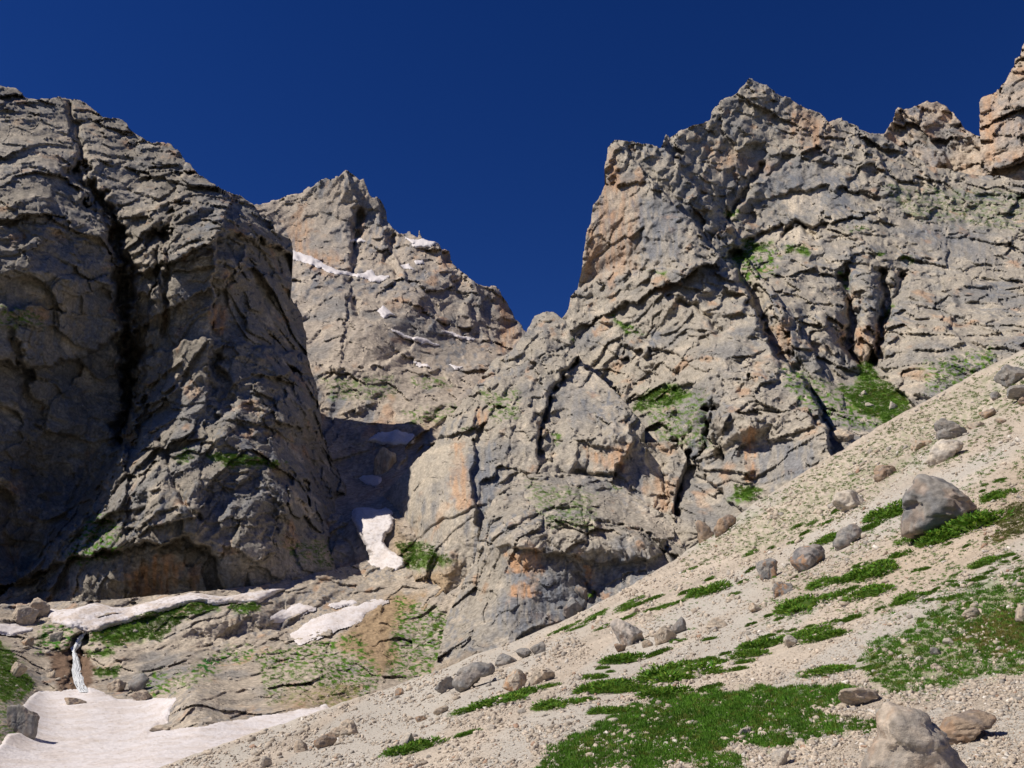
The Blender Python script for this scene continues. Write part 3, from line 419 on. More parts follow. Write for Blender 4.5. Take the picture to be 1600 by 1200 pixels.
SC_pool = [('earth', [(1180, 880), (1500, 830), (1600, 700), (1720, 640), (1720, 760), (1500, 900), (1200, 960)], .30, 40), ('sparse', [(1080, 850), (1310, 720), (1590, 560), (1600, 620), (1420, 740), (1180, 870)], .35, 14),
    ('green', [(830, 1215), (870, 1165), (930, 1140), (955, 1118), (1000, 1098), (1060, 1085), (1140, 1083), (1210, 1078), (1250, 1080), (1310, 1070), (1360, 1075), (1350, 1090), (1315, 1100), (1285, 1112), (1290, 1125), (1340, 1125), (1365, 1130), (1320, 1145), (1260, 1165), (1220, 1175), (1195, 1165), (1150, 1160), (1130, 1172), (1060, 1195), (1000, 1215)], .55, 5),
    ('green', [(1355, 1055), (1345, 1030), (1375, 1000), (1420, 990), (1440, 965), (1480, 940), (1530, 915), (1600, 895), (1720, 850), (1720, 1030), (1600, 1045), (1520, 1065), (1440, 1080), (1400, 1085)], .5, 8)]
def sc_disp(p, ux, uy, sp):
    t = p[:, 1]; lod = lambda wl: sstep(1.5, 4, wl / sp)           # leave out what is finer than the mesh
    d = .5 * fbm(p / 14, 3, 3) + .16 * fbm(p / 3.1, 3, 5) * lod(3.1) + .05 * ridged(p / .7, 2, 6) * lod(.7)
    c, q, e = cells(p / .22, 9); d += .035 * (u01(c) - .3) * lod(.22)
    return d.astype(f32) * np.clip(t / 25, .4, 1), dict(c=c)
def sc_tint(p, ux, uy, info):
    T = np.tile(np.array((.455, .388, .31), f32), (len(p), 1)) * (1 + .24 * fbm(p / 9, 3, 4) + .22 * (u01(info['c'] >> np.uint32(3)) - .5) + .12 * fbm(p / 1.3, 3, 8))[:, None]
    T = mixc(T, np.array((.45, .425, .375), f32), .7 * sstep(-.1, .35, fbm(np.c_[ux / 190 + uy / 190, uy / 60 + ux / 110, 0 * ux], 3, 44)))
    for (kind, poly, a, ed) in SC_pool:
        k = soft(ux, uy, poly, ed, 16, 9) * a
        if kind == 'sparse': k = k * sstep(-.1, .3, fbm(np.c_[ux / 8, uy / 5, 0 * ux], 2, 12))
        T = mixc(T, dict(earth=EARTH, sparse=GRASS, green=GRASS)[kind], k)
    return np.clip(T, .02, .8)
scree = sheet('scree_slope', 'pale beige scree slope rising to the right across the foreground', 'scree', SC_poly, SC_ctrl, [('bump', 760, 1060, 60, 25, 1.5, -20), ('bump', 1480, 700, 50, 30, 1.5, -20)], 2.8 * Q, sc_disp, sc_tint, M_scree, [(4, -1.5), (12, -8)], ys=.8, jag=.5, smooth=True, yc=1)
# ------------------------------------------------------------------ old snow
def blur(A, k):
    """box blur over the grid, blind to the empty cells"""
    m = ~np.isnan(A[..., 0]); B = np.where(m[..., None], A, 0); B = np.concatenate([B, m[..., None].astype(float)], -1)
    for ax, kk in ((0, k[0]), (1, k[1])):
        c = np.cumsum(np.concatenate([np.zeros_like(B.take([0], ax))] + [B], ax), ax); n = B.shape[ax]
        hi = np.minimum(np.arange(n) + kk + 1, n); lo = np.maximum(np.arange(n) - kk, 0); B = c.take(hi, ax) - c.take(lo, ax)
    return B[..., :3] / np.maximum(B[..., 3:], 1e-9) + np.where(B[..., 3:] > 0, 0, np.nan)
SM = {}
def snow(label, S, poly, thick, soft_px, group=None, step=1.6, lift=0.0, dirt=.5, ys=.7, k=(9, 7), sc=1.0, front=0.0):
    key = (id(S), k)
    if key not in SM: SM[key] = blur(S.P, k)
    g = SM[key]; P = np.array(poly, float); x0, y0 = P.min(0) - 6; x1, y1 = P.max(0) + 6; W = int((x1 - x0) / step) + 2; H = int((y1 - y0) / (step * ys)) + 2
    px, py = np.meshgrid(x0 + step * np.arange(W), y0 + step * ys * np.arange(H))
    q = np.stack([px / 26, py / 18, 0 * px], -1).reshape(-1, 3); jw = .35 if sc > 2 else 1.0; d = sdf(px + jw * 5 * fbm(q, 3, 3).reshape(px.shape), py + jw * 3 * fbm(q, 3, 8).reshape(px.shape), poly)
    B = sample(S, px, py, g); D = rays(px, py); D /= np.linalg.norm(D, axis=-1, keepdims=True)
    h = thick * (1.25 * np.sqrt(np.clip((d + (.6 if sc > 2 else 2.5)) / soft_px, 0, 1)) - .25) + lift
    dense = B.reshape(-1, 3)
    h = h + (thick * .25 * fbm(np.nan_to_num(dense) / (6 * sc), 3, 4) + .16 * sc * ridged(np.nan_to_num(dense) / (1.1 * sc), 2, 5)).reshape(h.shape) * (d > 0)
    up = np.array((0, 0, 1.0)); V = B + up * h[..., None] * .12 - D * h[..., None] * (1 + front)
    ok = (d > (-1.6 if sc > 2 else -4)) & ~np.isnan(B[..., 0]); keep = ok[:-1, :-1] & ok[1:, :-1] & ok[1:, 1:] & ok[:-1, 1:]
    used = np.zeros((H, W), bool)
    for a in (0, 1):
        for b in (0, 1): used[a:H - 1 + a, b:W - 1 + b] |= keep
    idx = np.full((H, W), -1); idx[used] = np.arange(used.sum()); V = V[used]
    quads = np.stack([idx[:-1, :-1][keep], idx[1:, :-1][keep], idx[1:, 1:][keep], idx[:-1, 1:][keep]], 1)
    n1 = fbm(V / (5 * sc), 4, 6); n2 = fbm(np.c_[V[:, 0] / (1.2 * sc), V[:, 1] / (7 * sc), V[:, 2]], 3, 9)
    T = np.tile(np.array((.70, .655, .645)), (len(V), 1)); T = mixc(T, np.array((.58, .50, .44)), dirt * sstep(-.25, .5, n1 + .6 * n2))
    T = mixc(T, np.array((.40, .33, .26)), dirt * .8 * sstep(.34, .5, fbm(V / (.9 * sc), 3, 12)))
    link('snow_patch', make_mesh('snow_patch', V, [quads], M_snow, T), label=label, category='snow', group=group)
snow('large dirty snowfield with a pinkish tinge in the lower left corner', valley, [(-60, 1230), (-30, 1195), (15, 1150), (45, 1140), (40, 1105), (60, 1082), (95, 1084), (140, 1075), (160, 1083), (185, 1095), (235, 1097), (272, 1092), (262, 1110), (262, 1128), (240, 1138), (232, 1146), (265, 1143), (300, 1140), (370, 1127), (440, 1117), (505, 1105), (520, 1112), (430, 1150), (330, 1190), (230, 1240), (100, 1260)], .9, 6, lift=.25, dirt=.5)
snow('wavy grey snowbank along the foot of the dark left cliff', valley, [(64, 945), (90, 952), (120, 952), (140, 936), (150, 932), (172, 945), (200, 950), (235, 935), (262, 924), (295, 916), (320, 918), (345, 929), (390, 922), (425, 915), (443, 918), (430, 925), (405, 937), (340, 942), (310, 938), (262, 950), (200, 970), (150, 985), (135, 988), (110, 982), (85, 970)], 1.3, 7, lift=.5, dirt=.95, k=(14, 9), front=.8)
snow('dirty snow tongue lying in the gully below the gorge', far_peak, [(553, 797), (570, 795), (590, 800), (602, 797), (613, 803), (612, 822), (600, 835), (597, 850), (612, 865), (632, 880), (622, 892), (600, 905), (585, 920), (578, 915), (590, 890), (577, 886), (580, 868), (573, 850), (562, 830), (553, 815)], 1.2, 5, lift=1.3, dirt=.5, k=(12, 8), front=1.2)
snow('slanting snow strip beside the brown earth bank', valley, [(455, 993), (490, 972), (535, 955), (572, 943), (605, 938), (570, 955), (560, 968), (520, 985), (470, 1005)], .5, 5, lift=.3, dirt=.5, front=.5)
snow('short pale snow strip left of the slanting one', valley, [(418, 972), (440, 957), (468, 946), (490, 952), (455, 964)], .45, 4, lift=.3, dirt=.5, front=.5)
snow('thin sliver of snow just above the slanting strip', valley, [(515, 945), (550, 938), (556, 941), (525, 948)], .8, 3, lift=.3, dirt=.3, front=.5)
snow('snow sliver at the left edge beside two tan boulders', valley, [(-20, 975), (15, 978), (45, 982), (20, 990), (-20, 990)], 1.0, 4, lift=.4, dirt=.5, front=.5)
snow('shaded snow patch on the gorge ledge', far_peak, [(578, 688), (592, 680), (620, 677), (645, 683), (640, 691), (600, 692)], 1.0, 4, lift=.5, dirt=.3, front=1.0, k=(4, 3))
snow('small shaded snow remnant low in the gorge', far_peak, [(565, 745), (580, 748), (592, 750), (590, 754), (568, 752)], .8, 3, lift=.4, dirt=.4, front=1.0, k=(4, 3))
FS = [('long white snow ribbon at the foot of the distant peak wall', [(456, 390), (480, 400), (505, 412), (530, 422), (555, 428), (580, 424), (585, 432), (608, 430), (600, 436), (592, 441), (560, 431), (520, 425), (490, 416), (458, 405)]),
    ('small snow fleck high on the distant peak wall', [(548, 375), (560, 371), (570, 376), (556, 378)]), ('snow cap on the ridge crest right of the distant peak', [(636, 371), (652, 377), (660, 374), (684, 378), (670, 384), (660, 386), (645, 380)]), ('second snow fleck just below the ridge crest', [(645, 382), (656, 378), (662, 386), (650, 387)]),
    ('snow fleck in the notched middle of the far ridge', [(628, 414), (640, 415), (644, 421), (632, 418)]), ('snow fleck right of the notched one on the far ridge', [(648, 410), (660, 407), (662, 411), (650, 413)]), ('triangular snow patch in the hollow among far slabs', [(590, 485), (598, 479), (616, 492), (600, 495)]),
    ('thin snow ribbon on the far slab below the hollow', [(612, 517), (640, 526), (665, 530), (684, 537), (660, 536), (630, 528)]), ('thin snow streak under the far ridge wall', [(692, 516), (715, 522), (740, 530), (720, 528)]), ('faint snow line low on the far slabs', [(645, 565), (670, 570), (675, 574), (650, 570)]), ('tiny snow spot right of the faint line on far slabs', [(702, 572), (722, 573), (712, 576)])]
for lb, pl in FS: snow(lb, far_peak, pl, 1.5, 3, group='snow flecks on the distant peak', step=1.2, lift=1.2, dirt=.08, k=(1, 1), sc=3, ys=1, front=1.5)

# ------------------------------------------------------------------ waterfall and stream
def ribbon(S, pts, wd, lift, name, ph=0.0):
    P = np.array(pts, float); n = 60; s = np.linspace(0, len(P) - 1, n); cx = np.interp(s, range(len(P)), P[:, 0]); cy = np.interp(s, range(len(P)), P[:, 1]); w_ = np.interp(s, range(len(P)), wd)
    rows = []; m = 13
    for j in range(m):
        a = (j / (m - 1) - .5); wob = fbm(np.c_[cx * 0 + j * .3 + ph * 3.7, cy / 9 + ph, cx * 0], 3, 3) * .9
        B = sample(S, cx + (a + wob * .6) * w_, cy, SM[(id(S), (9, 7))]); D = rays(cx, cy); D /= np.linalg.norm(D, axis=1, keepdims=True)
        rows.append(B - D * (lift * (1 - 2.2 * a * a) + .25 * fbm(np.c_[cx * 0 + j * 1.3, cy / 5, cx * 0], 3, 5))[:, None])
    V = np.array(rows); idx = np.arange(m * n).reshape(m, n); q = np.stack([idx[:-1, :-1], idx[1:, :-1], idx[1:, 1:], idx[:-1, 1:]], -1).reshape(-1, 4)
    return V.reshape(-1, 3), q
WV, WQ, off = [], [], 0
for ox, wd, lf in ((-3.5, 4.6, 3.6), (-1, 5.5, 4.2), (2, 4.4, 3.9), (4.5, 3.0, 3.4), (-6, 2.2, 3.2)):                   # separate strands of falling water
    V, q = ribbon(valley, [(116 + ox * .5, 1020), (119 + ox * .8, 1034), (120 + ox, 1050), (124 + ox * 1.2, 1066), (131 + ox * 1.3, 1081)], [wd * .7, wd, wd * 1.2, wd * 1.1, wd * 1.4], lf, 'waterfall', ox); WV.append(V); WQ.append(q + off); off += len(V)
V, q = np.concatenate(WV), np.concatenate(WQ)
link('waterfall', make_mesh('waterfall', V, [q], M_water), kind='structure', label='small white waterfall dropping to the snowfield', category='waterfall')
V, q = ribbon(valley, [(133, 988), (126, 996), (118, 1008), (116, 1020)], [8, 8, 9, 7], 2.5, 'stream')
link('stream', make_mesh('stream', V, [q], M_water), kind='structure')

# ------------------------------------------------------------------ boulders
def ico(sub):
    bm = bmesh.new(); bmesh.ops.create_icosphere(bm, subdivisions=sub, radius=1); V = np.array([v.co[:] for v in bm.verts]); Fa = np.array([[v.index for v in f.verts] for f in bm.faces]); bm.free(); return V, Fa
ICO = {k: ico(k) for k in (2, 3, 4, 5)}
def boulder_mesh(seed, sub=4, outline=None, flat=.75, c1=(.36, .32, .27), c2=(.25, .23, .21), och=.3, soft_=.10):
    r = np.random.default_rng(seed); U_, Fa = ICO[sub]
    n = r.normal(size=(10, 3)); n /= np.linalg.norm(n, axis=1, keepdims=True); dist = r.uniform(.45, .95, 10)
    pr = np.clip(U_ @ n.T, .02, None); rad = (dist / pr); k = 45.0
    rad = -np.log(np.exp(-k * np.minimum(rad, 4)).sum(1)) / k                              # soft corners where the flats meet
    V = U_ * np.clip(rad, .3, 1.25)[:, None]; V /= np.abs(V).max(0)
    if outline is not None: V = U_ * (.55 + .45 * np.clip(rad / np.percentile(rad, 70), .5, 1.1))[:, None]; V /= np.abs(V).max(0)
    if outline is not None:                                                             # outline seen from the front, unit box
        O = np.array(outline, float); a = np.arctan2(O[:, 1], O[:, 0]); o = np.argsort(a); a, R = a[o], np.hypot(O[:, 0], O[:, 1])[o]
        th = np.arctan2(V[:, 2], V[:, 0]); t = np.interp(th, np.r_[a - 2 * np.pi, a, a + 2 * np.pi], np.r_[R, R, R]); cur = np.hypot(V[:, 0], V[:, 2])
        w_ = np.sqrt(np.clip(1 - np.clip(np.abs(V[:, 1]), 0, .98) ** 2.4, 0, 1)); sc = .25 + .75 * np.clip(cur / np.maximum(w_, .05), 0, 1)
        f = t * w_ * np.clip(cur / np.maximum(w_, .05), 0, 1) / np.maximum(cur, 1e-3); V[:, 0] *= f; V[:, 2] *= f
    V = V + U_ * (.05 * fbm(V * 2.2 + seed, 3, 3) + .035 * ridged(V * 6 + seed, 2, 4) + blocks((V * 10).astype(f32) + seed, 5.5, seed % 50, tilt=.5, rise=.35)[0] * .06)[:, None]
    c, _, _ = cells((V * 2.3 + seed).astype(f32), 3); T = np.tile(np.array(c1), (len(V), 1)); T = mixc(T, np.array(c2), sstep(-.25, .35, fbm(V * 1.7 + seed * 3, 3, 5) + .2 * (u01(c) - .5)))
    T = mixc(T, OCHRE * .8, och * sstep(.0, .35, fbm(np.c_[V[:, 0] * 2, V[:, 1] * 2, V[:, 2]] + seed * 5, 3, 6) - .2 * V[:, 2])); T *= (1 + .25 * fbm(V * 7 + seed, 3, 8))[:, None]
    return make_mesh('boulder', V, [Fa], M_boulder, np.clip(T, .02, .8), smooth=False)
GREYB = dict(c1=(.265, .245, .22), c2=(.20, .195, .19)); TAN = dict(c1=(.46, .38, .29), c2=(.36, .31, .25)); PALEB = dict(c1=(.50, .44, .36), c2=(.38, .345, .30)); BROWN = dict(c1=(.33, .25, .18), c2=(.22, .18, .15))
def put_boulder(label, S, x0, y0, x1, y1, tone, och=.3, outline=None, sub=None, deep=.85, sink=.22, seed=None, group=None, tilt=0):
    sub = sub or (5 if x1 - x0 > 32 else 4 if x1 - x0 > 18 else 3); cx, w_ = (x0 + x1) / 2, x1 - x0; h_ = y1 - y0; by = y1 - .12 * h_
    b = sample(S, cx, by); t = b[1] / rays(cx, by)[1]; m = t / F; me = boulder_mesh(seed if seed is not None else int(x0 * 7 + y0), sub, outline, och=och, **tone)
    o = link('boulder', me, label=label, category='boulder', group=group)
    H = h_ * m / (2 - 2 * sink) * 1.04; Wd = w_ * m / 2; Dp = deep * min(Wd, max(H * 1.6, Wd * .6))
    o.scale = (Wd, Dp, H); o.location = (b[0], b[1] + Dp * .55, b[2] + H * (1 - 2 * sink)); o.rotation_euler = (0, tilt, 0 if outline else random.uniform(-.25, .25)); return o
def box7(a, b, c, d, ox=1140, oy=855): return ox + a * .2875, oy + b * .2875, ox + c * .2875, oy + d * .2875
BIG = [(-.98, -.95), (-.94, -.55), (-.88, -.1), (-.88, .25), (-.86, .42), (-.62, .6), (-.38, .85), (-.05, 1), (.25, .95), (.5, .7), (.75, .35), (.95, .0), (1, -.15), (.82, -.28), (.68, -.35), (.5, -.6), (.2, -.72), (-.1, -.86), (-.5, -.95), (-.8, -1.02)]
WEDGE = [(-1, .8), (-.75, 1), (-.3, .75), (.3, .1), (.95, -.35), (1, -.6), (.3, -.9), (-.6, -1), (-.85, -.6), (-.8, 0)]
SLAB = [(-1, -.5), (-.75, .1), (-.4, .6), (0, .9), (.6, 1), (1, .7), (.9, .3), (.3, -.1), (.0, -.5), (-.4, -1), (-.8, -.9)]
FRONT = [(-1, -1), (-.95, -.55), (-.75, -.1), (-.6, .3), (-.5, .8), (-.3, 1), (.0, .95), (.3, .85), (.5, .55), (.72, .1), (.85, -.2), (.95, -.6), (1, -1), (0, -1.1)]
BL = [('huge domed grey boulder with an undercut base on the upper scree', scree, (1426, 748, 1540, 839), GREYB, .25, dict(outline=BIG, sub=5, sink=.06, deep=.9)),
    ('wedge-shaped grey boulder above a flat pale slab, upper right scree', scree, (1468, 655, 1518, 688), GREYB, .1, dict(outline=WEDGE, sink=.1)),
    ('flat pale slab boulder just below the grey wedge boulder', scree, (1455, 684, 1518, 718), PALEB, .05, dict(outline=SLAB, sink=.3)),
    ('low brownish boulder left of the wedge boulder', scree, (1425, 683, 1459, 702), TAN, .5, {}), ('split brown boulder halfway up the green-speckled slope', scree, (1367, 723, 1408, 748), BROWN, .3, {}),
    ('broad pale boulder sunk in the slope left of the huge one', scree, (1306, 768, 1360, 799), PALEB, .1, dict(sink=.3)), ('tilted grey boulder downhill left of the huge one', scree, (1307, 823, 1354, 854), GREYB, .2, dict(outline=SLAB, sink=.28)),
    ('dark grey boulder with rusty front, left of the tilted grey one', scree, (1243, 851, 1299, 889), dict(c1=(.26, .23, .21), c2=(.17, .165, .165)), .8, {}), ('upright squarish boulder with rusty foot above a wide one', scree, (1183, 876, 1219, 910), GREYB, .7, {}),
    ('wide rust-stained boulder below the upright squarish one', scree, (1202, 907, 1242, 933), GREYB, .7, {}), ('grey boulder at the right edge high on the scree', scree, (1566, 571, 1612, 601), GREYB, .1, {}), ('flat grey boulder under the topmost one at right edge', scree, (1577, 603, 1625, 622), GREYB, .1, {}),
    ('small brown rock at the right edge above green slope', scree, (1593, 618, 1612, 632), BROWN, .3, {}), ('low grey outcrop stone near the top right of the scree', scree, (1550, 612, 1570, 624), GREYB, .1, {}), ('brownish rock left of the bare earth patch, upper right', scree, (1535, 640, 1558, 653), BROWN, .5, {}), ('small rock beside the bare earth patch, upper right', scree, (1558, 651, 1573, 662), TAN, .5, {}), ('low tan outcrop below the brownish rock, upper right', scree, (1515, 655, 1545, 669), TAN, .3, dict(sink=.35)),
    ('broad tan-grey boulder with a pointed top at the bottom right corner', scree, (1358, 1130, 1522, 1244), dict(c1=(.42, .355, .285), c2=(.31, .275, .235)), .3, dict(outline=FRONT, sub=5, sink=.1, deep=.8)), ('brown undercut boulder right of the pointed one, bottom corner', scree, (1476, 1119, 1566, 1163), BROWN, .4, dict(outline=SLAB, sub=5, sink=.2)),
    ('flat tan boulder at the end of the large green meadow', scree, (1315, 1080, 1380, 1106), TAN, .2, dict(sub=5, sink=.15)), ('whitish stone sitting inside the large green meadow', scree, (1153, 1137, 1177, 1153), PALEB, .1, {}), ('pale stone at the lower fringe of the large meadow', scree, (1205, 1176, 1237, 1199), PALEB, .1, {}), ('small pale stone on the meadow fringe right of centre', scree, (1242, 1155, 1259, 1166), PALEB, .1, {}),
    ('tan rock on the scree below the wide rust-stained boulder', scree, (1168, 944, 1194, 958), TAN, .5, {}), ('pale tan boulder among the right-hand meadow tufts', scree, (1503, 950, 1534, 967), TAN, .1, {}), ('pale boulder cut by the right edge beside the meadow', scree, (1592, 948, 1622, 974), TAN, .1, {}), ('low pale stone in the yellowish part of the right meadow', scree, (1476, 998, 1497, 1008), PALEB, .1, {}), ('grey stone in the right meadow above its lower edge', scree, (1454, 1014, 1474, 1025), GREYB, .1, {}), ('brown stone low in the right-hand meadow', scree, (1454, 1038, 1470, 1049), TAN, .2, {}), ('twin pale rock beside the long cushion right of centre', scree, (1222, 995, 1248, 1014), PALEB, .1, {}),
    ('rounded grey boulder with rusty left side, mid scree', scree, (957, 973, 1010, 1013), dict(c1=(.40, .35, .30), c2=(.30, .28, .26)), .3, dict(sub=5)), ('tan-grey boulder right of the rusty-sided one, mid scree', scree, (1021, 976, 1058, 1008), TAN, .1, {}), ('darker boulder behind the tan-grey one, mid scree', scree, (1048, 969, 1073, 993), GREYB, .1, {}), ('small brown rock at the foot of the rusty-sided boulder', scree, (959, 1007, 980, 1019), BROWN, .6, {}), ('small tan rock between the two large mid-scree boulders', scree, (1001, 998, 1020, 1014), TAN, .3, {}), ('low pale rock right of the mid-scree boulder group', scree, (1101, 968, 1138, 985), TAN, .1, dict(sink=.35)), ('low tan rock above the mid-scree boulder group', scree, (983, 950, 1002, 961), TAN, .2, {}),
    ('leftmost grey slab of the boulder row below the dome', scree, (680, 1062, 714, 1085), GREYB, .1, {}), ('long grey slab in the boulder row below the dome', scree, (708, 1040, 772, 1080), GREYB, .1, dict(outline=SLAB, sub=5, sink=.12)), ('dark block at the upper end of the long grey slab', scree, (750, 1039, 772, 1058), dict(c1=(.24, .22, .2), c2=(.18, .17, .17)), .1, {}), ('oval grey boulder right of the long grey slab', scree, (771, 1022, 809, 1042), GREYB, .1, {}), ('small grey boulder between two larger ones below the dome', scree, (806, 1015, 830, 1030), GREYB, .1, {}), ('upper grey boulder at the right end of the boulder row', scree, (827, 1006, 854, 1024), GREYB, .1, {}), ('orange-stained boulder under the boulder row', scree, (786, 1053, 823, 1083), TAN, .8, {}), ('broad low tan boulder right of the orange-stained one', scree, (824, 1042, 867, 1072), TAN, .1, dict(sink=.3)),
    ('pale tan stone behind a lone green cushion, bottom left', scree, (623, 1149, 650, 1174), PALEB, .1, {}), ('dark brown split rock on the scree above the snow tip', scree, (486, 1149, 524, 1171), BROWN, .5, {}), ('low tan ledge rock right of the dark brown split rock', scree, (522, 1129, 562, 1152), TAN, .2, dict(sink=.3)), ('tan rock near the bottom left of the scree', scree, (455, 1160, 482, 1177), TAN, .2, {}), ('pale stone at the bottom left of the scree', scree, (398, 1187, 422, 1203), PALEB, .1, {}), ('reddish stone on the scree below the earth gully', scree, (616, 1078, 634, 1088), BROWN, .9, {}), ('reddish rock in the stony patch left of centre', scree, (646, 1117, 668, 1129), BROWN, .7, {}), ('tan rock in the stony patch left of centre', scree, (675, 1105, 700, 1118), TAN, .2, {}), ('pale flat stone on open scree, lower middle', scree, (757, 1133, 776, 1142), PALEB, .1, {}),
    ('left of two tan boulders beside the snowbank', valley, (7, 946, 50, 980), TAN, .2, {}), ('right of two tan boulders beside the snowbank', valley, (37, 940, 74, 968), TAN, .2, {}), ('dark rounded boulder at the left edge beside the snowfield', valley, (-5, 1103, 52, 1152), GREYB, .2, dict(sub=5)), ('grey brown boulder on dark turf at the left edge', valley, (10, 1033, 36, 1059), TAN, .2, {}), ('pale boulder on turf left of the stream', valley, (75, 988, 95, 1006), PALEB, .1, {}), ('yellowish rock lying in the snowfield under the waterfall', valley, (87, 1089, 128, 1105), TAN, .4, {}), ('tan block right of the waterfall foot', valley, (164, 1060, 199, 1083), TAN, .2, {}), ('grey block right of the tan block by the snow edge', valley, (196, 1058, 228, 1083), GREYB, .1, {}), ('flat tan slab at the upper snowfield edge', valley, (202, 1082, 236, 1098), TAN, .2, {}), ('flat rock poking out of the snowfield below the rounded slab', valley, (230, 1136, 268, 1148), TAN, .1, {}), ('ochre rock left of the stream bank', valley, (29, 993, 48, 1010), TAN, .6, {}), ('tan stone left of the brown wet rock', valley, (72, 1050, 86, 1062), TAN, .2, {}),
    ('tan chockstone at the edge of the gorge shadow', far_peak, (578, 708, 618, 745), TAN, .4, dict(sub=5, sink=.4)), ('dark brown boulder where the scree meets the cliff, left of a pair', scree, (1090, 818, 1121, 846), BROWN, .3, dict(outline=WEDGE, sink=.25)), ('dark brown boulder where the scree meets the cliff, right of a pair', scree, (1116, 805, 1154, 834), BROWN, .3, dict(outline=SLAB, sink=.25)), ('low tan rock island at the foot of the green gully', right_massif, (1306, 667, 1342, 691), TAN, .2, {}), ('whitish stone in the bright green gully', right_massif, (1347, 607, 1357, 615), PALEB, 0, {}), ('flat pale stone in the lower green gully', right_massif, (1352, 627, 1370, 635), PALEB, 0, {}), ('larger pale stone at the right of the green gully', right_massif, (1387, 631, 1406, 643), PALEB, 0, {}), ('grey block leaning on the dome wall above the scree', dome, (880, 935, 918, 968), GREYB, .2, {}), ('dark block tucked under the dome overhang', dome, (898, 912, 922, 940), dict(c1=(.28, .24, .2), c2=(.2, .19, .18)), .3, {})]
for lb, S, bx, tone, och, kw in BL: put_boulder(lb, S, *bx, tone, och, **kw)
# medium loose stones, each its own object on shared meshes
SHARED = [boulder_mesh(900 + k, 2, c1=((.50, .43, .34), (.44, .37, .29), (.38, .34, .29), (.53, .47, .39))[k % 4], c2=((.42, .36, .29), (.34, .30, .25), (.30, .28, .25), (.45, .40, .33))[k % 4], och=.15) for k in range(12)]
def frame_at(S, px, py):
    a, b, c = sample(S, px, py), sample(S, px + 4, py), sample(S, px, py - 4); n = np.cross(b - a, c - a); return a, n / np.linalg.norm(n)
nst = 0; tries = 0
zones = [((640, 1060), (900, 1130), 70), ((250, 1130), (700, 1210), 60), ((700, 1000), (1100, 1080), 30), ((1100, 880), (1600, 1000), 40), ((1300, 1090), (1600, 1200), 35), ((700, 1090), (1350, 1200), 35)]
for (xa, ya), (xb, yb), n in zones:
    for _ in range(n):
        x, y = random.uniform(xa, xb), random.uniform(ya, yb)
        if not inside(np.array([x]), np.array([y - 6]), SC_poly)[0]: continue
        b = sample(scree, x, y); m = b[1] / rays(x, y)[1] / F; r = random.choice((5, 6, 6, 7, 8, 9, 12)) * .5 * m * (1.2 if y > 1080 else .9)
        o = link('loose_stone', random.choice(SHARED), label='small angular stone lying loose on the pale scree', category='stone', group='loose stones on the scree')
        o.location = (b[0], b[1], b[2] + r * .25); o.scale = (r * random.uniform(.9, 1.4), r * random.uniform(.8, 1.2), r * random.uniform(.55, .9)); o.rotation_euler = (random.uniform(-.3, .3), random.uniform(-.3, .3), random.uniform(0, 6.3))
for _ in range(70):
    x, y = random.uniform(0, 560), random.uniform(985, 1100)
    if inside(np.array([x]), np.array([y]), [(-60, 1230), (15, 1150), (45, 1105), (60, 1080), (140, 1072), (272, 1088), (505, 1100), (400, 1200)])[0]: continue
    b = sample(valley, x, y); m = b[1] / rays(x, y)[1] / F; r = random.choice((4, 5, 6, 7, 9)) * .5 * m
    o = link('loose_stone', random.choice(SHARED), label='small stone lying loose on the valley floor by the snow', category='stone', group='loose stones on the valley floor')
    o.location = (b[0], b[1] - r * .5, b[2] + r * .3); o.scale = (r * random.uniform(.9, 1.4), r, r * random.uniform(.6, .95)); o.rotation_euler = (random.uniform(-.3, .3), random.uniform(-.3, .3), random.uniform(0, 6.3))

# ------------------------------------------------------------------ scree stones too many to count
def scatter(name, label, V0, F0, pos, scale, rot, tint, mat, cat=None, smooth=False):
    """joins copies of small templates into one mesh; V0 is a list of templates"""
    AV, AF, AT = [], [], []; off = 0; pick = rng.integers(0, len(V0), len(pos))
    for k in range(len(V0)):
        s = pick == k; n = s.sum()
        if not n: continue
        R = rot[s]; v = np.einsum('nij,mj->nmi', R, V0[k]) * scale[s][:, None, :] if scale.ndim == 2 else np.einsum('nij,mj->nmi', R, V0[k]) * scale[s][:, None, None]
        v = v + pos[s][:, None]; m = len(V0[k]); AV.append(v.reshape(-1, 3)); AF.append((F0[k][None] + (off + m * np.arange(n))[:, None, None]).reshape(-1, F0[k].shape[1])); off += n * m
        AT.append(np.repeat(tint[s], m, 0))
    AT = np.concatenate(AT)
    return link(name, make_mesh(name, np.concatenate(AV), AF, mat, AT, smooth), label=label, category=cat, kind='stuff')
def rots(n, tilt=1.0):
    a = rng.uniform(0, 2 * np.pi, n); b = rng.normal(0, .5 * tilt, n); c = rng.normal(0, .5 * tilt, n)
    ca, sa, cb, sb, cc, sc_ = np.cos(a), np.sin(a), np.cos(b), np.sin(b), np.cos(c), np.sin(c); z = np.zeros(n); o = np.ones(n)
    Rz = np.stack([ca, -sa, z, sa, ca, z, z, z, o], 1).reshape(n, 3, 3); Ry = np.stack([cb, z, sb, z, o, z, -sb, z, cb], 1).reshape(n, 3, 3); Rx = np.stack([o, z, z, z, cc, -sc_, z, sc_, cc], 1).reshape(n, 3, 3)
    return Rz @ Ry @ Rx
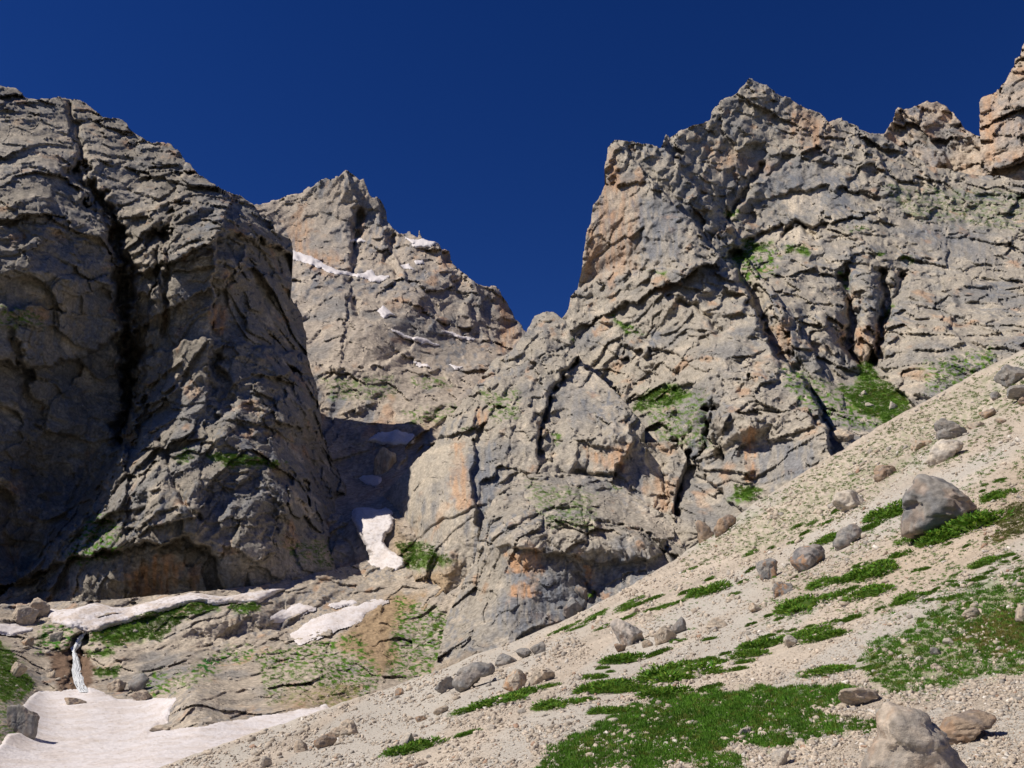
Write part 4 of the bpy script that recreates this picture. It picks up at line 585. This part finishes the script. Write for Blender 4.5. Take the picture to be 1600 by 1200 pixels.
def hull(seed, n=9):
    r = np.random.default_rng(seed); p = r.normal(size=(n, 3)); p /= np.linalg.norm(p, axis=1, keepdims=True); p *= np.array((1.1, .85, .65)); bm = bmesh.new()
    for q in p: bm.verts.new(q)
    bmesh.ops.convex_hull(bm, input=bm.verts); bm.verts.ensure_lookup_table()
    for v in [v for v in bm.verts if not v.link_faces]: bm.verts.remove(v)
    bmesh.ops.triangulate(bm, faces=bm.faces); bm.verts.index_update(); V = np.array([v.co[:] for v in bm.verts]); Fa = np.array([[v.index for v in f.verts] for f in bm.faces]); bm.free(); return V, Fa
HV, HF = zip(*[hull(k, 8) for k in range(10)])
N = 62000
x = rng.uniform(180, 1610, N * 3); x[::14] = rng.uniform(1610, 2000, len(x[::14])); y = 560 + 660 * rng.random(N * 3) ** .62; ok = inside(x, y - 3, SC_poly)
x, y = x[ok][:N], y[ok][:N]; pos = sample(scree, x, y); t = pos[:, 1] / rays(x, y)[:, 1]; mpx = t / F
band = np.clip(1 + 1.5 * fbm(np.stack([x / 60 + y / 60, y / 22 - x / 50, 0 * x], 1), 3, 31), .45, 2.0)
size = band * np.clip((rng.pareto(2.3, len(x)) + 1) * np.maximum(.018, 1.0 * mpx), 0, np.minimum(.4, 5 * mpx))
base = np.where(rng.random(len(x))[:, None] < .8, np.array((.485, .41, .325)), np.array((.37, .335, .29))); base = np.where(rng.random(len(x))[:, None] < .06, np.array((.64, .59, .52)), base); base = np.where(rng.random(len(x))[:, None] < .03, np.array((.36, .24, .17)), base)
tint = base * rng.uniform(.78, 1.18, (len(x), 1)); pos[:, 2] += size * .15
scatter('scree_stones', 'countless small pale stones covering the scree slope', HV, HF, pos, size, rots(len(x)), tint, M_stone, 'stones')

# ------------------------------------------------------------------ plants
def clump(seed, n, rx=1, ry=1, h=.7, leaf=.34, wid=.10, lumps=5):
    """a mound of small leaves: leaf triangles standing on a lumpy half ball"""
    r = np.random.default_rng(seed); L = r.uniform(-.75, .75, (lumps, 2)) * (1 if lumps > 1 else 0); LR = r.uniform(.4, .62, lumps)
    V, Fa, T = [], [], []
    for i in range(n):
        k = r.integers(lumps); d = r.normal(size=3); d[2] = abs(d[2]) * .8 + .05; d /= np.linalg.norm(d)
        p = np.array((L[k, 0] + d[0] * LR[k], L[k, 1] + d[1] * LR[k], d[2] * LR[k] * 1.4)) * (rx, ry, h) * (.75 + .3 * r.random())
        up = d + (0, 0, .7) + r.normal(0, .35, 3); up /= np.linalg.norm(up); sd = np.cross(up, r.normal(size=3)); sd /= np.linalg.norm(sd) + 1e-9; l = leaf * r.uniform(.6, 1.3)
        b = len(V); V += [p - sd * wid, p + sd * wid, p + up * l]; Fa.append((b, b + 1, b + 2)); c = r.uniform(.65, 1.35); g = r.uniform(-.02, .045)
        T += [((.088 + g) * c, .195 * c, .018 * c)] * 3
    return np.array(V), np.array(Fa), np.array(T)
def core(seed, rx, ry, h, L=None):
    return None
CUSH = []
for k in range(8):
    el = k >= 3; n = 1500 if el else 900; V, Fa, T = clump(300 + k, n, 1, 1, .75, .20, .045, 9 if el else 5)
    V[:, :2] /= np.percentile(np.abs(V[:, :2]), 96, axis=0)
    U_, If = ICO[2]; Cv = U_ * (.6, .6, .36) * (1 + .15 * fbm(U_ * 2 + k, 2, 3))[:, None]; Cv[:, 2] = np.maximum(Cv[:, 2], -.12)
    CUSH.append((make_mesh('cushion_plant', np.concatenate([V, Cv]), [Fa, If + len(V)], M_leaf, np.concatenate([T, np.tile((.07, .12, .016), (len(Cv), 1))])), el))
C8 = [(875,643,945,668),(955,575,1155,645),(1160,535,1280,610),(1280,490,1355,530),(805,688,840,712),(815,690,925,730),(925,665,970,690),(1455,480,1530,515),(1340,612,1415,648),(1420,590,1530,645),(1540,565,1610,600),(1505,600,1610,652),(1465,660,1580,697),(1145,645,1420,725),(1240,690,1375,738),(790,740,1010,815),(900,715,1115,765),(985,735,1185,810),(550,825,740,898),(750,808,860,855),(845,870,1040,920),(1160,755,1400,825),(1430,725,1565,800),(1000,318,1050,348),(1055,305,1115,332),(1035,288,1085,312),(1175,258,1240,288),(1150,320,1215,358),(1215,308,1275,335),(1285,290,1330,312),(1410,200,1565,262),(1345,215,1430,265),(855,355,885,376),(825,385,862,405),(770,398,798,414),(740,435,775,452),(662,440,700,460),(900,425,940,443),(1000,378,1045,400),(1470,160,1510,190),(1370,112,1405,130),(440,770,575,810),(290,810,440,855),(585,735,675,775),(170,855,270,885),(95,1020,140,1040),(165,990,240,1018)]
C7 = [(445,648,655,692),(500,690,535,720),(440,460,585,510),(395,440,525,470),(405,418,455,445),(255,445,300,475),(300,440,350,465),(175,470,240,497),(280,472,405,497),(110,495,290,560),(35,555,200,610),(30,600,140,645),(0,645,95,685),(85,398,150,438),(190,355,250,388),(250,373,305,408),(280,285,490,355),(300,278,370,318),(530,238,635,278),(640,203,715,240),(690,210,860,270),(445,180,550,215),(580,140,720,190),(690,105,870,155),(695,85,750,108),(780,65,880,100),(870,15,985,75),(985,118,1025,145),(1030,103,1085,135),(795,315,860,350),(880,290,960,322),(910,258,1040,295),(1090,205,1150,262),(1035,235,1100,275),(1060,278,1110,300),(1170,180,1235,205),(1210,195,1285,222),(1300,160,1390,195),(1210,145,1240,162),(1330,95,1385,120),(1345,60,1450,95),(1380,115,1450,165),(1475,30,1540,58),(1475,70,1515,95),(1540,35,1590,75),(1545,100,1610,150),(540,385,590,420),(595,370,700,420),(1140,320,1180,355),(1020,385,1045,405),(695,605,730,630),(770,580,835,625),(715,640,780,665),(10,245,60,268),(95,85,150,145),(50,170,105,205),(95,22,140,43),(740,965,835,1000),(945,450,985,470),(840,465,880,500),(850,530,890,560),(1180,240,1280,300),(1250,290,1330,330)]
C6 = [(330,983,375,1003),(210,1020,240,1045),(1440,643,1510,675),(1380,715,1530,780),(1360,715,1390,735),(780,800,955,870),(730,875,840,940),(490,945,630,1015),(430,890,470,908),(500,880,540,905),(345,905,385,925),(390,930,450,970),(950,955,1100,985),(1030,955,1200,1035),(1100,880,1370,975),(1165,1000,1210,1020),(1265,1005,1310,1045),(560,770,650,850),(860,820,955,865),(720,835,735,845),(1375,680,1400,697)]
CB = [(box7(*b, 680, 855)) for b in C8] + [box7(*b) for b in C7] + [box7(*b, 1140, 560) for b in C6] + [(624, 1158, 682, 1178)]
SPECIAL = {1: 'long green cushion below the rusty-sided mid-scree boulder', 2: 'broad green cushion below the tan-grey mid-scree boulder', 13: 'very long green cushion above the top of the large meadow', 15: 'wide green cushion strip left of the top of the large meadow', 18: 'long green cushion furthest left of the big cushion strips', 20: 'isolated long cushion just left of the large meadow', 47: 'long low cushion on bare scree above the flat tan boulder', 49: 'dark oval cushion right of a twin pale rock', 56: 'wide green cushion left of a twin pale rock', 67: 'long bright cushion among mid-slope strips', 124: 'green strip under the huge domed boulder', len(CB) - 1: 'lone green cushion in front of a pale tan stone, bottom left'}
MARK = [('the huge domed boulder', 1480, 800), ('the rusty-fronted dark boulder', 1270, 870), ('the upright squarish boulder', 1200, 895), ('the flat tan boulder by the meadow', 1347, 1093), ('the rusty-sided mid-scree boulder', 983, 993), ('the twin pale rock', 1235, 1005), ('the tilted grey boulder', 1330, 838), ('the pale boulder in the right meadow', 1518, 958), ('the long grey slab below the dome', 740, 1060), ('the low pale rock on mid scree', 1119, 976), ('the large meadow', 1090, 1120), ('the orange-stained boulder', 804, 1068)]
ORD = ['nearest', 'second nearest', 'third nearest', 'fourth nearest', 'fifth nearest', 'sixth nearest', 'seventh nearest', 'eighth nearest', 'ninth nearest', 'tenth nearest', 'eleventh nearest', 'twelfth nearest']
PLAN = {}
def plan():
    bins = {}
    for i, (x0, y0, x1, y1) in enumerate(CB):
        if i in SPECIAL: continue
        cx, cy = (x0 + x1) / 2, (y0 + y1) / 2; nm, mx_, my_ = min(MARK, key=lambda k: math.hypot(k[1] - cx, (k[2] - cy) * 1.6)); dx, dy = cx - mx_, (cy - my_) * 1.6
        way = ('right of' if dx > 0 else 'left of') if abs(dx) > abs(dy) else ('below' if dy > 0 else 'above'); kd = 'small round' if x1 - x0 < 22 else 'elongated'
        bins.setdefault((kd, way, nm), []).append((math.hypot(dx, dy), i))
    for (kd, way, nm), L in bins.items():
        for r, (_, i) in enumerate(sorted(L)): PLAN[i] = f'{kd} cushion plant {way} {nm}' + ('' if len(L) == 1 else f', {ORD[min(r, 11)]}')
plan()
for i, (x0, y0, x1, y1) in enumerate(CB):
    w_, h_ = x1 - x0, y1 - y0; th = min(h_, max(.30 * w_, 6)); k_ = (h_ - th) / 2; cx, cy = (x0 + x1) / 2, (y0 + y1) / 2
    if x1 < 1605 and not inside(np.array([cx]), np.array([y0]), SC_poly)[0]: continue
    a, b = sample(scree, x0 + 1, cy + k_ + th * .25), sample(scree, x1 - 1, cy - k_ + th * .25)
    if np.isnan(a).any() or np.isnan(b).any(): continue
    e1 = (b - a) / 2; rl = np.linalg.norm(e1); c, nrm = frame_at(scree, cx, cy + th * .2); e1 = e1 / rl; nrm = nrm - e1 * (nrm @ e1); nrm /= np.linalg.norm(nrm); e2 = np.cross(nrm, e1)
    m = c[1] / rays(cx, cy)[1] / F; long_ = w_ > 2.4 * th; hh = th * m * (.85 if long_ else .8)
    me = CUSH[3 + i % 5][0] if long_ else CUSH[i % 3][0]
    lb = SPECIAL.get(i); small = w_ < 22
    o = link('cushion_plant', me, label=lb or PLAN[i], category='plant', group='cushion plants on the scree')
    M4 = Matrix(((e1[0], e2[0], nrm[0], c[0]), (e1[1], e2[1], nrm[1], c[1]), (e1[2], e2[2], nrm[2], c[2]), (0, 0, 0, 1)))
    o.matrix_world = M4 @ Matrix.Diagonal((rl, max(rl * .38, hh * .8), hh * 1.35, 1))

TUFT = [clump(500 + k, 26, .9, .9, .6, .55, .09, 2) for k in range(6)]; TV = [c[0] for c in TUFT]; TF = [c[1] for c in TUFT]
def tufts(name, label, S, poly, n, size_px, colr=(.088, .20, .018), keepn=None, var=.3, lo=0, rough=12, cap=9):
    P = np.array(poly, float); x = rng.uniform(P[:, 0].min() - 10, P[:, 0].max() + 10, n * 3); y = rng.uniform(P[:, 1].min() - 8, P[:, 1].max() + 8, n * 3)
    q = np.stack([x / 26, y / 12, 0 * x], 1); ok = sdf(x, y, poly) + rough * fbm(q, 3, 5) > 0
    if keepn is not None: ok &= fbm(np.stack([x / 15, y / 7, 0 * x + 3], 1), 3, 6) > keepn
    x, y = x[ok][:n], y[ok][:n]; pos = sample(S, x, y); g = ~np.isnan(pos[:, 0]); pos, x, y = pos[g], x[g], y[g]; m = pos[:, 1] / rays(x, y)[:, 1] / F
    s = np.minimum(size_px * m * rng.uniform(.6, 1.5, len(x)) * .5, cap); c = np.array(colr) * rng.uniform(1 - var, 1 + var, (len(x), 1)) * (1 + .35 * fbm(np.stack([x / 40, y / 20, 0 * x], 1), 2, 8))[:, None]; dry = (rng.random(len(x)) < .10 + .25 * (fbm(np.stack([x / 30, y / 16, 0 * x], 1), 2, 18) > .22))[:, None]; c = np.where(dry, c * .4 + np.array((.11, .10, .02)), c)
    return pos, s, c
def grow(name, label, jobs, cat='grass'):
    R = [tufts(name, label, *j[0], **j[1]) for j in jobs]; pos = np.concatenate([r[0] for r in R]); s = np.concatenate([r[1] for r in R]); c = np.concatenate([r[2] for r in R])
    scatter(name, label, TV, TF, pos, s, rots(len(pos), .3), c, M_leaf, cat, True)
MEAD = SC_pool[2][1]; MEADR = SC_pool[3][1]
grow('meadow_grass', 'large bright green mat of low plants in the bottom centre', [((scree, MEAD, 6500, 13), {}), ((scree, [(1090, 1210), (1100, 1180), (1150, 1175), (1165, 1210)], 260, 13), {}), ((scree, [(1340, 1140), (1360, 1128), (1380, 1132), (1360, 1145)], 40, 9), {})])
grow('right_meadow_grass', 'mixed green and yellowish grass patch at the right edge', [((scree, MEADR, 3800, 11), dict(keepn=-.28)), ((scree, [(1500, 1000), (1540, 965), (1620, 950), (1640, 1010), (1560, 1025)], 1300, 9), dict(colr=(.19, .17, .045))), ((scree, [(1540, 850), (1570, 800), (1620, 770), (1620, 830), (1580, 845)], 700, 8), dict(colr=(.12, .13, .035)))])
grow('slope_tufts', 'countless tiny green tufts speckling the upper scree', [((scree, [(1060, 875), (1180, 790), (1310, 712), (1450, 630), (1600, 552), (1640, 560), (1560, 720), (1400, 740), (1330, 820), (1200, 850), (1080, 890)], 6500, 5.2), dict(keepn=-.12, colr=(.10, .17, .03), rough=5)), ((scree, [(1180, 900), (1330, 830), (1600, 700), (1620, 900), (1400, 960), (1180, 980)], 2400, 6), dict(keepn=.03, rough=5)), ((scree, [(900, 960), (1180, 860), (1180, 980), (950, 1010)], 260, 5), dict(keepn=.15, rough=5)), ((scree, [(1340, 990), (1420, 900), (1600, 850), (1600, 900), (1480, 950), (1380, 1020)], 500, 6), dict(keepn=.1, rough=5)), ((scree, [(1330, 1080), (1500, 1060), (1480, 1090), (1380, 1110)], 90, 6), dict(keepn=-.1, rough=5))])
cl = []
for S, pools in ((left_cliff, LC_pools), (right_massif, RM_pools), (buttress, CB_pools), (far_peak, FP_pools), (dome, DM_pools), (valley, VF_pools)):
    for kind, poly, a, ed in pools:
        if kind in ('green', 'sparse'):
            P = np.array(poly, float); x_, y_ = P[:, 0], P[:, 1]; ar = abs(np.dot(x_, np.roll(y_, 1)) - np.dot(y_, np.roll(x_, 1))) / 2
            cl.append(((S, poly, int(ar * (.3 if kind == 'green' else .09)) + 5, 5.5 if kind == 'green' else 3.2), dict(keepn=None if kind == 'green' else .05, colr=(.09, .19, .018), rough=7)))
grow('ledge_grass', 'patches of green grass on cliff ledges, gullies and valley banks', cl)
